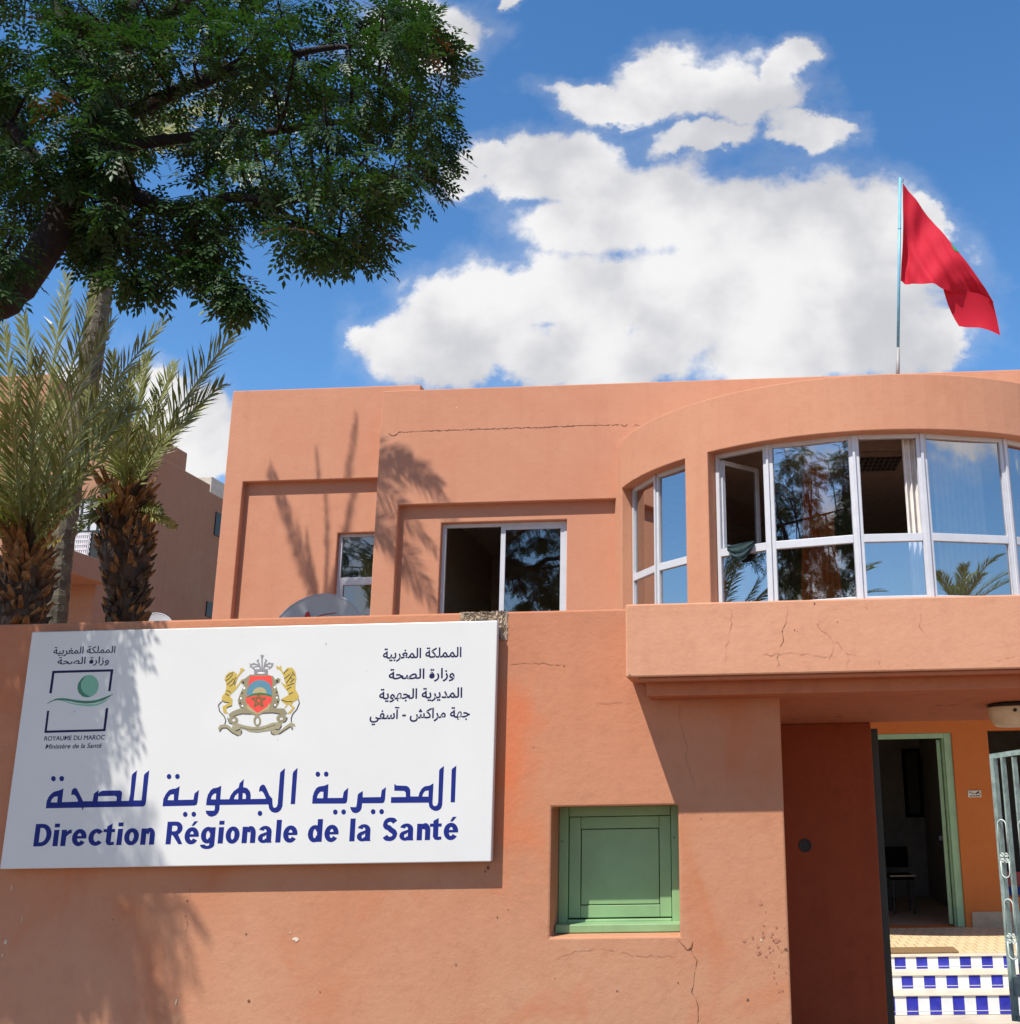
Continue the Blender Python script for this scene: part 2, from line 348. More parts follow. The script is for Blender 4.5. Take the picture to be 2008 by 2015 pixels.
M['red_panel'] = plain('red_panel', (0.42, 0.05, 0.04), 0.5)
M['street'] = plain('street', (0.23, 0.135, 0.085), 0.9, var=0.2, scale=3, bmp=0.2)
M['paving'] = plain('paving', (0.50, 0.43, 0.34), 0.9, var=0.15, scale=3, bmp=0.2)
M['concrete_pale'] = plain('concrete_pale', (0.55, 0.50, 0.42), 0.85, var=0.15, scale=5, bmp=0.2)
M['terracotta_dark'] = plain('terracotta_dark', (0.24, 0.09, 0.055), 0.9)

def brick_mat(name, tile, c1, c2, grout, axes, offset=0.0, gap=0.004, rough=0.3):
    """Square tiles laid in world units on the plane named by axes ('xz' or 'xy')."""
    m, nt, bs = new_mat(name); g = N(nt, 'ShaderNodeNewGeometry'); sp = N(nt, 'ShaderNodeSeparateXYZ'); cb = N(nt, 'ShaderNodeCombineXYZ')
    nt.links.new(g.outputs['Position'], sp.inputs[0])
    nt.links.new(sp.outputs['XYZ'.index(axes[0].upper())], cb.inputs[0]); nt.links.new(sp.outputs['XYZ'.index(axes[1].upper())], cb.inputs[1])
    b = N(nt, 'ShaderNodeTexBrick'); nt.links.new(cb.outputs[0], b.inputs['Vector'])
    b.offset = offset; b.squash = 1.0
    b.inputs['Color1'].default_value = (*c1, 1); b.inputs['Color2'].default_value = (*c2, 1); b.inputs['Mortar'].default_value = (*grout, 1)
    b.inputs['Scale'].default_value = 1.0; b.inputs['Mortar Size'].default_value = gap; b.inputs['Brick Width'].default_value = tile[0]; b.inputs['Row Height'].default_value = tile[1]
    nt.links.new(mixc(nt, 0.25, b.outputs[0], ramp(nt, noise(nt, 6, 5), [(0.3, (0.5, 0.45, 0.4)), (0.7, (1, 1, 1))]), 'MULTIPLY'), bs.inputs['Base Color'])
    bs.inputs['Roughness'].default_value = rough
    bump(nt, bs, b.outputs['Fac'], 0.4, -0.003)
    return m
M['landing_tile'] = brick_mat('landing_tile', (0.10, 0.20), (0.72, 0.58, 0.34), (0.66, 0.52, 0.30), (0.42, 0.31, 0.18), 'xy', 0.5, 0.006, 0.55)
M['tile_white'] = plain('tile_white', (0.72, 0.73, 0.74), 0.2, var=0.04)
M['tile_blue'] = plain('tile_blue', (0.030, 0.035, 0.36), 0.2, var=0.25, scale=14)
M['step_cream'] = plain('step_cream', (0.62, 0.54, 0.42), 0.5, var=0.1)

def glass(name, refl, tint):
    m, nt, bs = new_mat(name); nt.nodes.remove(bs); L = nt.links.new
    out = nt.nodes['Material Output']; gl = N(nt, 'ShaderNodeBsdfGlossy'); gl.inputs['Roughness'].default_value = 0.0; gl.inputs['Color'].default_value = (0.95, 0.97, 1.0, 1)
    tr = N(nt, 'ShaderNodeBsdfTransparent'); tr.inputs['Color'].default_value = (*tint, 1); mx = N(nt, 'ShaderNodeMixShader')
    fr = N(nt, 'ShaderNodeFresnel'); fr.inputs['IOR'].default_value = 1.5
    L(math_node(nt, 'ADD', fr.outputs[0], refl, clamp=True), mx.inputs[0]); L(tr.outputs[0], mx.inputs[1]); L(gl.outputs[0], mx.inputs[2]); L(mx.outputs[0], out.inputs[0])
    # faint waviness of float glass
    b = N(nt, 'ShaderNodeBump'); b.inputs['Strength'].default_value = 0.05; b.inputs['Distance'].default_value = 0.01
    L(noise(nt, 1.3, 1), b.inputs['Height']); L(b.outputs[0], gl.inputs['Normal'])
    return m
M['solar_glass'] = glass('solar_glass', 0.40, (0.88, 0.88, 0.88))
M['clear_glass'] = glass('clear_glass', 0.16, (0.80, 0.80, 0.80))

def leaf_mat(name, dark, light, trans=0.3, rough=0.5, scale=3.0):
    m, nt, bs = new_mat(name); L = nt.links.new; out = nt.nodes['Material Output']
    oi = N(nt, 'ShaderNodeNewGeometry')
    c = mixc(nt, 0.5, ramp(nt, oi.outputs['Random Per Island'], [(0.0, dark), (1.0, light)]), ramp(nt, noise(nt, scale, 3), [(0.3, dark), (0.7, light)]))
    L(c, bs.inputs['Base Color']); bs.inputs['Roughness'].default_value = rough; bs.inputs['Specular IOR Level'].default_value = 0.35
    t = N(nt, 'ShaderNodeBsdfTranslucent'); L(mixc(nt, 1.0, c, (0.75, 1.0, 0.35), 'MULTIPLY'), t.inputs[0])
    mx = N(nt, 'ShaderNodeMixShader'); mx.inputs[0].default_value = trans
    L(bs.outputs[0], mx.inputs[1]); L(t.outputs[0], mx.inputs[2]); L(mx.outputs[0], out.inputs[0])
    return m
M['leaf'] = leaf_mat('leaf', (0.016, 0.042, 0.013), (0.058, 0.122, 0.034), 0.30)
M['flag_red'] = leaf_mat('flag_red', (0.52, 0.009, 0.030), (0.62, 0.012, 0.038), 0.28, 0.8)
M['dead_leaf'] = leaf_mat('dead_leaf', (0.10, 0.035, 0.015), (0.20, 0.075, 0.03), 0.2)
M['frond'] = leaf_mat('frond', (0.15, 0.165, 0.046), (0.34, 0.335, 0.115), 0.24, 0.42)
M['frond_yellow'] = leaf_mat('frond_yellow', (0.42, 0.30, 0.08), (0.55, 0.42, 0.14), 0.2)
M['frond_stalk'] = plain('frond_stalk', (0.23, 0.25, 0.085), 0.45, var=0.2)
M['boot_orange'] = plain('boot_orange', (0.225, 0.105, 0.032), 0.8, var=0.65, scale=14, bmp=0.3)
M['boot_dark'] = plain('boot_dark', (0.060, 0.034, 0.019), 0.8, var=0.5, scale=8, bmp=0.4)
M['palm_bark'] = plain('palm_bark', (0.12, 0.10, 0.065), 0.9, var=0.5, scale=7, bmp=0.6)
def bark():
    m, nt, bs = new_mat('bark')
    n = noise(nt, 1.0, 8, 0.7, stretch(nt, 22, 22, 5)); nt.links.new(ramp(nt, n, [(0.3, (0.008, 0.005, 0.004)), (0.7, (0.034, 0.021, 0.014))]), bs.inputs['Base Color'])
    bs.inputs['Roughness'].default_value = 0.95; bump(nt, bs, n, 0.9, 0.03); return m
M['bark'] = bark()
ART = [
 ('headline_arabic','blue',[[(242,355),(241.4,397.2),(249.1,421.2),(263,439.9),(281.3,454.3),(310.1,460.5),(327.5,467.7),(338.5,474.4),(339.5,390.5),(441.4,392),(438.1,402.5),(422.1,425.4),(407.9,434.4),(393.6,431.3),(392.8,455.6),(397.8,467.7),(409.9,474.3),(423.3,470.5),(435,452.8),(474.3,393.9),(534,393.1),(536.6,438),(565.8,459.8),(565.1,437.3),(573.8,449.2),(591.5,455),(698.4,454.7),(710.2,449.2),(715.4,436.9),(715.5,391.2),(763.3,391.3),(767.5,432.1),(764.9,543.5),(769.3,553.2),(794.5,574.2),(793.5,393.3),(843.8,392.7),(842.3,545),(848.6,553.6),(872.2,572.9),(872.7,380.9),(869.2,363.7),(857.4,355.4),(481.2,355.8),(478.9,337.6),(470.3,355)],[(269,390.2),(273.1,408.5),(287.5,423.7),(308.4,424.9),(309,389.2)],[(566.6,391.6),(566.4,421.7),(669.4,422.5),(682.9,416.9),(686.1,406.5),(683.6,391.3)]]),
 ('headline_arabic','blue',[[(281.8,532.3),(281.5,526.2),(278.9,521.1),(274.4,517.7),(268.8,516.6),(262.8,518),(257.3,521.6),(253.2,526.9),(251.2,533.1),(251.5,539.3),(254,544.4),(258.5,547.8),(264.2,548.9),(270.2,547.5),(275.7,543.9),(279.7,538.6)]]),
 ('headline_arabic','blue',[[(334.9,531.7),(334.6,525.5),(332,520.4),(327.6,517),(321.9,515.9),(315.9,517.3),(310.5,520.9),(306.4,526.3),(304.4,532.5),(304.7,538.6),(307.2,543.7),(311.7,547.1),(317.4,548.2),(323.4,546.8),(328.9,543.2),(332.9,537.9)]]),
 ('headline_arabic','blue',[[(980.2,354.7),(980.7,398.8),(992.8,428),(1010.5,450),(1028,457.2),(1053.4,460),(1075.8,473.3),(1074.5,391.2),(1170.7,391.2),(1174,428.4),(1200.1,448.6),(1197.8,376),(1193.9,360.5),(1179.9,355.7)],[(1007.9,391.2),(1011.5,408.4),(1024.4,423.7),(1044.4,425.6),(1047.2,390.2)]]),
 ('headline_arabic','blue',[[(1017.2,531.7),(1016.7,525.7),(1014.1,520.6),(1009.7,517.3),(1004.2,516.3),(998.4,517.6),(993.2,521.2),(989.4,526.4),(987.6,532.4),(988.1,538.4),(990.7,543.5),(995.1,546.8),(1000.6,547.8),(1006.4,546.5),(1011.6,542.9),(1015.4,537.7)]]),
 ('headline_arabic','blue',[[(1070.2,531.3),(1069.7,525.3),(1067.1,520.3),(1062.7,517),(1057.2,516),(1051.4,517.3),(1046.2,520.8),(1042.5,526),(1040.7,532.1),(1041.1,538.1),(1043.8,543.1),(1048.2,546.4),(1053.7,547.5),(1059.5,546.1),(1064.6,542.6),(1068.4,537.4)]]),
 ('headline_arabic','blue',[[(1142.7,304.1),(1142.2,298.2),(1139.6,293.2),(1135.2,290),(1129.8,289),(1124.1,290.3),(1119,293.8),(1115.2,298.9),(1113.5,304.8),(1114,310.7),(1116.6,315.7),(1121,318.9),(1126.4,320),(1132.2,318.6),(1137.3,315.1),(1141,310)]]),
 ('headline_arabic','blue',[[(1196.2,304.1),(1195.7,298.2),(1193.1,293.2),(1188.7,290),(1183.3,289),(1177.6,290.3),(1172.5,293.8),(1168.8,298.9),(1167,304.8),(1167.5,310.7),(1170.1,315.7),(1174.5,318.9),(1180,319.9),(1185.7,318.6),(1190.8,315.1),(1194.5,310)]]),
 ('headline_arabic','blue',[[(1253.4,356.6),(1254.2,395.2),(1259.1,419.3),(1272.9,444.9),(1288.2,456.7),(1315.2,461.2),(1338,471),(1339.3,390.2),(1395.9,389.8),(1402.1,412.1),(1419.7,437.6),(1448.8,458.7),(1451.9,483.7),(1476.9,509.1),(1476.7,460.4),(1502.1,454.6),(1522.2,433.2),(1528.5,412.3),(1529.2,388.8),(1625.3,388.8),(1623,395.1),(1607.8,423.2),(1594,435.7),(1578,430.9),(1579.5,455.1),(1584.1,465.4),(1597.8,474.4),(1611,469.9),(1623.6,450.5),(1645.5,408.4),(1665.3,388.8),(1669.2,356),(1675,338.6),(1684.5,333.2),(1696.7,339.8),(1701.5,355.1),(1701.8,539),(1704.7,547.6),(1730.3,569.7),(1732.5,344),(1723.7,320.2),(1706.7,306.9),(1687,304.6),(1666.5,311.3),(1650.5,328.9),(1643.5,354.9),(1338.3,356.8),(1340.1,330.9),(1333.8,310.5),(1320.7,295.4),(1296.1,287.4),(1277.5,291.4),(1259.6,307.3),(1253.4,324.6),(1305.2,323.3),(1310,330),(1309.4,354.1)],[(1280.2,391.1),(1283.7,410),(1295.2,423.6),(1310.6,426.6),(1311.3,390.3)],[(1424.3,390.1),(1431.3,411.4),(1450,426.4),(1451.7,388.4)],[(1478.1,390.1),(1477.4,425.7),(1490.3,423.7),(1498.9,409.6),(1498.9,390.2)]]),
 ('headline_arabic','blue',[[(1610,302.5),(1609.5,296.6),(1606.8,291.7),(1602.3,288.5),(1596.9,287.4),(1591.2,288.7),(1586.2,292.2),(1582.6,297.3),(1581,303.3),(1581.6,309.2),(1584.3,314.1),(1588.7,317.3),(1594.2,318.4),(1599.8,317),(1604.8,313.6),(1608.4,308.5)]]),
 ('headline_arabic','blue',[[(1782.4,354.1),(1781.5,536.8),(1785.1,547.2),(1809.5,570.4),(1809.6,354.1)]]),
 ('headline_arabic','blue',[[(1916.3,354.7),(1916.6,397.8),(1923.6,425.3),(1936.5,447.5),(1952.2,455.8),(1984.6,460.1),(2010,469.9),(2010.8,386.7),(2103.8,386),(2108.5,422.2),(2134.8,445.7),(2133.6,371.4),(2129.2,356.1),(2118.7,351.8)],[(1943.5,386.8),(1948.4,409.1),(1961.8,424.3),(1981.7,424.5),(1982.7,385.7)]]),
 ('headline_arabic','blue',[[(1954.1,528.8),(1953.5,522.8),(1950.7,517.8),(1946.2,514.5),(1940.7,513.4),(1935,514.8),(1930,518.3),(1926.5,523.5),(1925,529.6),(1925.6,535.6),(1928.4,540.6),(1932.9,543.9),(1938.4,544.9),(1944.1,543.6),(1949,540),(1952.6,534.8)]]),
 ('headline_arabic','blue',[[(2006.5,528.4),(2005.9,522.5),(2003.1,517.4),(1998.6,514.2),(1993.1,513.1),(1987.4,514.5),(1982.5,518),(1978.9,523.2),(1977.4,529.2),(1978.1,535.2),(1980.9,540.2),(1985.3,543.5),(1990.8,544.6),(1996.5,543.2),(2001.5,539.7),(2005,534.5)]]),
 ('headline_arabic','blue',[[(2078.1,302.4),(2077.4,296.5),(2074.6,291.6),(2070.1,288.3),(2064.7,287.3),(2059.1,288.6),(2054.2,292.1),(2050.7,297.2),(2049.2,303.1),(2049.9,309),(2052.7,314),(2057.1,317.2),(2062.6,318.2),(2068.2,316.9),(2073.1,313.4),(2076.6,308.3)]]),
 ('headline_arabic','blue',[[(2129.6,302.1),(2128.9,296.2),(2126.1,291.3),(2121.6,288),(2116.2,287),(2110.6,288.3),(2105.7,291.8),(2102.2,296.9),(2100.7,302.8),(2101.4,308.7),(2104.2,313.7),(2108.7,316.9),(2114.1,317.9),(2119.7,316.6),(2124.6,313.1),(2128.1,308)]]),
 ('headline_arabic','blue',[[(2226.6,424.3),(2228.2,386.9),(2340,386.7),(2343.8,426.4),(2369.1,444.8),(2367.1,372.2),(2363.3,356.8),(2352.9,350.2),(2226.8,351.8),(2226,324.3),(2217.1,305.6),(2201.6,295.8),(2185.5,294.5),(2170.7,300),(2158.9,315.7),(2153.6,331.3),(2181.4,329.6),(2190.4,330.4),(2193.2,342.3),(2196.6,402.6),(2203.3,411.1)]]),
 ('headline_arabic','blue',[[(2312.3,300.4),(2311.6,294.5),(2308.7,289.6),(2304.3,286.4),(2298.8,285.3),(2293.3,286.7),(2288.4,290.1),(2285,295.2),(2283.5,301.2),(2284.3,307.1),(2287.1,312),(2291.5,315.2),(2297,316.3),(2302.6,314.9),(2307.4,311.5),(2310.9,306.4)]]),
 ('headline_arabic','blue',[[(2364.7,300.1),(2364,294.2),(2361.1,289.3),(2356.7,286),(2351.2,285),(2345.7,286.3),(2340.8,289.8),(2337.4,294.9),(2336,300.8),(2336.7,306.7),(2339.5,311.7),(2344,314.9),(2349.5,315.9),(2355,314.6),(2359.9,311.1),(2363.3,306)]]),
 ('headline_arabic','blue',[[(2405,350.6),(2403.8,385.1),(2495.9,384.4),(2493.5,410.3),(2484,420.3),(2421.9,422.6),(2420.4,464.2),(2433.6,453.5),(2496.9,450.1),(2511.8,441),(2520.4,426.9),(2523.5,387.1),(2572.8,385.8),(2578.2,408.1),(2591.4,432),(2608.8,445.4),(2637.4,448.8),(2662.7,462),(2661.9,343.8),(2667.9,329.9),(2678.8,326.9),(2691,332.7),(2696.4,349.8),(2694.8,537),(2698.7,545.6),(2723.5,564.9),(2722.4,335.4),(2716.8,314.9),(2701.3,301.6),(2680,298.7),(2658.1,307.9),(2643.1,323.7),(2637.7,348.6)],[(2596.5,385.2),(2601.7,404),(2613.6,418.2),(2635.1,420.4),(2635,384.2)]]),
 ('headline_arabic','blue',[[(2773.4,348.5),(2772.2,538.4),(2775.5,547.1),(2800.1,564.9),(2799.5,347.8)]]),
 ('ministry_logo','navy',[[(167.9,1060.4),(169.8,1203.1),(568.7,1204.2),(566.3,1065.3),(550.7,1065.8),(552.7,1189.5),(185.5,1187.6),(184.9,1059.9)]]),
 ('ministry_logo','navy',[[(169.3,951.2),(183.5,951.7),(184.4,828.3),(547.7,830.4),(548.8,959.2),(565.1,960.1),(564.1,816.5),(170.1,813.5)]]),
 ('ministry_logo','logogreen',[[(482.9,1077.6),(477.6,1063.4),(469.3,1051.1),(458.6,1041.3),(445.9,1034.5),(431.9,1030.9),(417.2,1030.9),(402.6,1034.3),(388.8,1041.1),(376.6,1050.9),(366.4,1063.1),(358.9,1077.3),(354.4,1092.6),(353.1,1108.4),(355.1,1123.8),(360.4,1138),(368.6,1150.4),(379.4,1160.3),(392.1,1167.2),(406.3,1170.7),(421,1170.8),(435.7,1167.3),(449.5,1160.4),(461.8,1150.6),(471.9,1138.3),(479.4,1124.1),(483.8,1108.7),(485,1092.9)]]),
 ('ministry_logo','darkgreen',[[(402.9,1171.7),(369.7,1152.3),(349.4,1120.6),(347.7,1090.6),(359.8,1060.3),(387.6,1036),(417.4,1029.6),(441.3,1034.5),(415.3,1045.9),(388.4,1063.8),(370.9,1094.2),(369,1124.4),(383.2,1151.9)]]),
 ('ministry_logo','logogreen',[[(232.2,1015.9),(273,1011.4),(333.2,994.8),(401,986.6),(467.6,986.9),(523.5,1000.3),(573.2,1028.8),(533,995.8),(491,977.8),(438.3,972.8),(379.7,979.5),(320.3,990.9),(278.2,1006.1)]]),
 ('ministry_logo','darkgreen',[[(159.1,991),(179.6,1009.7),(217.4,1026.5),(252.7,1029),(288.8,1025.9),(343.6,1015.9),(398,1008.8),(451.4,1008.7),(494.8,1016),(541.7,1031.8),(589.6,1049.7),(564.3,1029.1),(522.7,1006.7),(471.2,993.2),(413.8,990.5),(355.1,997.2),(309,1008.3),(272.7,1013.5),(232.1,1016.8),(197.2,1011.3)]]),
 ('coat_of_arms','olive',[[(1482.9,1149.8),(1460.2,1150.4),(1442.1,1135.2),(1423.8,1123.1),(1407.9,1120.3),(1406.7,1098.3),(1427.6,1082),(1417,1057.2),(1402.7,1020),(1394.4,989),(1403.2,963.8),(1414.9,941.7),(1461.2,928),(1528.3,895.2),(1593.1,924.4),(1649.6,938.4),(1660.4,963),(1665,984.7),(1655.7,1019.3),(1639,1063.6),(1627.8,1082.8),(1655.8,1094.6),(1658.8,1116.5),(1643.4,1126.4),(1625.1,1114.3),(1610.2,1136.8),(1573.8,1147.3)]]),
 ('coat_of_arms','ink',[[(1420.7,1000.8),(1419.8,994.2),(1416.1,990.2),(1411.1,990.4),(1406.6,994.6),(1404.4,1001.2),(1405.4,1007.8),(1409.1,1011.8),(1414.1,1011.7),(1418.6,1007.5)]]),
 ('coat_of_arms','ink',[[(1435.7,953.6),(1434.6,946.3),(1430.5,941.9),(1425,942.1),(1420,946.7),(1417.6,954.1),(1418.7,961.4),(1422.8,965.8),(1428.3,965.7),(1433.3,961)]]),
 ('coat_of_arms','ink',[[(1655.9,1003.7),(1654.8,996.7),(1650.9,992.5),(1645.6,992.7),(1641,997.1),(1638.7,1004.2),(1639.8,1011.1),(1643.7,1015.3),(1649,1015.2),(1653.6,1010.7)]]),
 ('coat_of_arms','ink',[[(1644.6,952.6),(1643.5,945.3),(1639.4,940.9),(1633.8,941),(1628.9,945.7),(1626.6,953.1),(1627.7,960.3),(1631.8,964.8),(1637.3,964.6),(1642.2,959.9)]]),
 ('coat_of_arms','ink',[[(1427.8,1100.9),(1427,1095.4),(1423.9,1092),(1419.7,1092.2),(1416,1095.7),(1414.2,1101.3),(1415,1106.8),(1418.1,1110.2),(1422.3,1110),(1426,1106.5)]]),
 ('coat_of_arms','ink',[[(1646.5,1104.3),(1645.6,1098),(1642.1,1094.2),(1637.3,1094.4),(1633.1,1098.4),(1631.1,1104.7),(1632.1,1111),(1635.6,1114.8),(1640.3,1114.6),(1644.5,1110.6)]]),
 ('coat_of_arms','ink',[[(1417.9,972.8),(1417.2,968),(1414.5,965.2),(1410.9,965.3),(1407.7,968.3),(1406.1,973.1),(1406.8,977.9),(1409.5,980.7),(1413.1,980.6),(1416.3,977.6)]]),
 ('coat_of_arms','ink',[[(1658.7,975.5),(1658,970.8),(1655.3,967.9),(1651.7,968),(1648.6,971),(1647,975.8),(1647.7,980.6),(1650.4,983.5),(1654.1,983.4),(1657.2,980.3)]]),
 ('coat_of_arms','ink',[[(1424.5,1035.1),(1423.9,1030.7),(1421.4,1028),(1418.1,1028.1),(1415.1,1030.9),(1413.6,1035.4),(1414.2,1039.8),(1416.7,1042.4),(1420.1,1042.4),(1423,1039.5)]]),
 ('coat_of_arms','ink',[[(1646.9,1035.2),(1646.2,1030.8),(1643.7,1028.2),(1640.4,1028.2),(1637.4,1031.1),(1636,1035.5),(1636.7,1039.9),(1639.2,1042.6),(1642.5,1042.5),(1645.4,1039.7)]]),
 ('coat_of_arms','white',[[(1420.5,1002.4),(1419.1,997.1),(1414.8,995),(1410,997.3),(1407.6,1002.7),(1409,1008),(1413.3,1010),(1418.1,1007.7)]]),
 ('coat_of_arms','white',[[(1434.6,955.2),(1433.2,950),(1428.8,947.9),(1424.1,950.2),(1421.7,955.6),(1423.1,960.8),(1427.4,962.9),(1432.2,960.5)]]),
 ('coat_of_arms','white',[[(1652.3,1002.2),(1650.8,997),(1646.5,994.9),(1641.7,997.2),(1639.4,1002.6),(1640.8,1007.8),(1645.2,1009.9),(1649.9,1007.6)]]),
 ('coat_of_arms','white',[[(1643.3,955.7),(1641.9,950.5),(1637.5,948.4),(1632.8,950.7),(1630.5,956.1),(1631.9,961.3),(1636.3,963.4),(1641,961)]]),
 ('coat_of_arms','white',[[(1437.2,1066.1),(1435.8,1060.8),(1431.4,1058.7),(1426.6,1061),(1424.2,1066.4),(1425.6,1071.7),(1430,1073.8),(1434.8,1071.5)]]),
 ('coat_of_arms','white',[[(1632.3,1067),(1630.9,1061.7),(1626.5,1059.6),(1621.7,1061.9),(1619.4,1067.3),(1620.8,1072.6),(1625.2,1074.7),(1630,1072.3)]]),
 ('coat_of_arms','red',[[(1461,1140.9),(1597,1140.3),(1606.2,1108.5),(1613.5,1004.9),(1613.7,983),(1591.5,943.1),(1530.7,904.4),(1469.1,946.5),(1446,987.6),(1449.6,1018.7),(1455.1,1100.1)]]),
 ('coat_of_arms','bluegrey',[[(1449.8,1017.2),(1452,1062.5),(1465.6,1090.4),(1493.1,1108.5),(1524.8,1115.5),(1557.6,1109.9),(1591.6,1090.1),(1607.3,1058.2),(1612.4,1017.4),(1532.2,1032.1)]]),
 ('coat_of_arms','gold2',[[(1483.7,1033.4),(1494.7,1055.1),(1513,1067.1),(1532.1,1069.7),(1555.2,1064.4),(1572.8,1046.6),(1577.4,1030.9),(1532.1,1033.7)]]),
 ('coat_of_arms','green',[[(1450.3,1010.9),(1484.4,1026.5),(1528.6,1036.9),(1574.3,1029.4),(1612.4,1017.4),(1611.7,1006.5),(1575.4,1016.8),(1530,1021.2),(1491.6,1017.6),(1454.1,1004.6)]]),
 ('coat_of_arms','star',[[(1521.3,1031),(1557.2,945.3),(1566.2,947.9),(1530.2,1033.6)]]),
 ('coat_of_arms','star',[[(1564.2,950.3),(1485.1,1004.8),(1480.1,997.3),(1559.2,942.9)]]),
 ('coat_of_arms','star',[[(1483,996.4),(1575.1,993.8),(1574.2,1003.2),(1482.2,1005.8)]]),
 ('coat_of_arms','star',[[(1571.5,1002.4),(1501.7,952),(1508.1,944.3),(1577.8,994.7)]]),
 ('coat_of_arms','star',[[(1509.6,946.6),(1530.5,1030.7),(1521,1033.9),(1500.2,949.8)]]),
 ('coat_of_arms','gold2',[[(1462.3,968.5),(1471.8,952.6),(1492.5,936.5),(1528.8,907.6),(1569.8,934.4),(1590.9,949.4),(1595.7,967.9),(1606.5,955.2),(1596,927.5),(1546.8,904),(1528.6,892.1),(1507.9,908.1),(1467.3,931),(1456,949.9)]]),
 ('coat_of_arms','grey',[[(1486.2,1149.7),(1484.8,1182.9),(1572.4,1182.1),(1575.4,1147.2)]]),
 ('coat_of_arms','white',[[(1555,1158.2),(1552,1156.1),(1543.2,1154.7),(1531.1,1154.5),(1518.8,1155.4),(1509.8,1157.3),(1506.3,1159.6),(1509.4,1161.7),(1518.2,1163.1),(1530.3,1163.3),(1542.5,1162.4),(1551.6,1160.5)]]),
 ('coat_of_arms','grey',[[(1539.1,1184.6),(1531.4,1272.1),(1522.9,1272.4),(1530.6,1184.8)]]),
 ('coat_of_arms','grey',[[(1489.5,1184.8),(1472.6,1198.9),(1466,1209.1),(1474.3,1213.4),(1498.4,1208.3),(1513.9,1196.5),(1520.8,1183.2),(1529.4,1186.8),(1520.9,1202.4),(1501.5,1217),(1472.6,1222.9),(1456.4,1212),(1465.4,1193.2),(1483.6,1177.9)]]),
 ('coat_of_arms','grey',[[(1580.4,1179.6),(1599.5,1194.3),(1601.9,1217.9),(1572.7,1221.6),(1548.8,1208.3),(1539.9,1188.3),(1549,1183.8),(1556.3,1201.3),(1575.8,1212.2),(1595.6,1211.3),(1591.2,1200.2),(1573.9,1187.4)]]),
 ('coat_of_arms','grey',[[(1527.8,1189.4),(1514.8,1223.6),(1504.5,1234.7),(1512.3,1240.7),(1504.8,1247.6),(1494.7,1235),(1506.1,1220.2),(1518.6,1187)]]),
 ('coat_of_arms','grey',[[(1550.8,1186.3),(1556.3,1222.1),(1565.1,1236.2),(1552.4,1247.4),(1547.3,1239.8),(1555.3,1236.5),(1546.8,1225.7),(1541.1,1188.8)]]),
 ('coat_of_arms','grey',[[(1456.8,1194.6),(1467.3,1210.6),(1452.1,1222.6),(1449,1218.1),(1461.5,1210.3),(1451.9,1198.3)]]),
 ('coat_of_arms','grey',[[(1607.3,1205.8),(1599,1208.3),(1607.2,1217.3),(1602.5,1221.1),(1593.1,1208.4),(1605.1,1200.8)]]),
 ('coat_of_arms','grey',[[(1479.5,1194.2),(1514.7,1199.6),(1513,1205.9),(1477.7,1200.5)]]),
 ('coat_of_arms','grey',[[(1547.9,1198.6),(1582.3,1194.5),(1582.4,1200.8),(1548,1204.9)]]),
 ('coat_of_arms','grey',[[(1476.9,1223.1),(1476.5,1210.4),(1481.7,1209.7),(1482.2,1222.3)]]),
 ('coat_of_arms','grey',[[(1577.3,1226),(1580.1,1213.2),(1585.2,1213.7),(1582.5,1226.5)]]),
 ('coat_of_arms','grey',[[(1527.4,1280.5),(1532.1,1270.3),(1543.2,1269.5),(1535.1,1263.1),(1539,1252.6),(1529.3,1258.8),(1520.6,1253.1),(1522.7,1263.4),(1513.4,1270.4),(1524.5,1270.5)]]),
 ('coat_of_arms','gold',[[(1304.7,1148.4),(1322.4,1166.9),(1350.9,1174),(1371.8,1159.2),(1379.5,1146.4),(1393.7,1168.1),(1396,1194.9),(1424.7,1183),(1404,1161.5),(1384,1133.6),(1371.9,1089.9),(1379.6,1077.1),(1399.3,1108),(1407.9,1120.3),(1411.7,1113.9),(1395.2,1082.9),(1372.3,1052.2),(1339.6,1021.8),(1361.5,996.2),(1361.8,958.7),(1328.1,941),(1326.1,928.6),(1344,909.5),(1311.5,913.5),(1301.1,954.2),(1340.9,974.9),(1337.4,978.1),(1294.5,988.6),(1291.7,1016.8),(1309,1038.3),(1315.3,1072.6),(1308.4,1110.5),(1297.7,1120.3)]]),
 ('coat_of_arms','gold',[[(1628.9,1183.7),(1624.1,1202.8),(1647.6,1192.6),(1654.6,1205.1),(1661.6,1179.6),(1672.9,1160.3),(1682.1,1166.4),(1696.5,1188.1),(1728.9,1187.2),(1750.4,1161.3),(1760.4,1116.8),(1756,1091.8),(1759,1054),(1785,1009.5),(1783.2,990.8),(1752.6,972.9),(1741.2,954.6),(1765,938.4),(1745,907.9),(1726.5,899.1),(1719.6,905.5),(1737.6,920.5),(1749.2,935.7),(1718.2,961.4),(1710.4,939.9),(1697.8,937.1),(1709.1,955.5),(1678.4,978.1),(1670.9,990.8),(1713.9,1014.6),(1719.6,1023.8),(1701.4,1049.4),(1669.2,1087.9),(1659.9,1103.9),(1672,1094.1),(1695.9,1077.8),(1682.8,1119),(1674.2,1144.5),(1648.9,1176.8)]]),
 ('coat_of_arms','ink',[[(1311.3,1133.7),(1328.7,1151.9),(1353.1,1163.7),(1350.2,1168.5),(1325,1156.4),(1307,1137.7)]]),
 ('coat_of_arms','ink',[[(1309.9,1111.4),(1331.4,1126.8),(1351.9,1151.7),(1347.4,1155.3),(1327.2,1130.9),(1306.3,1115.9)]]),
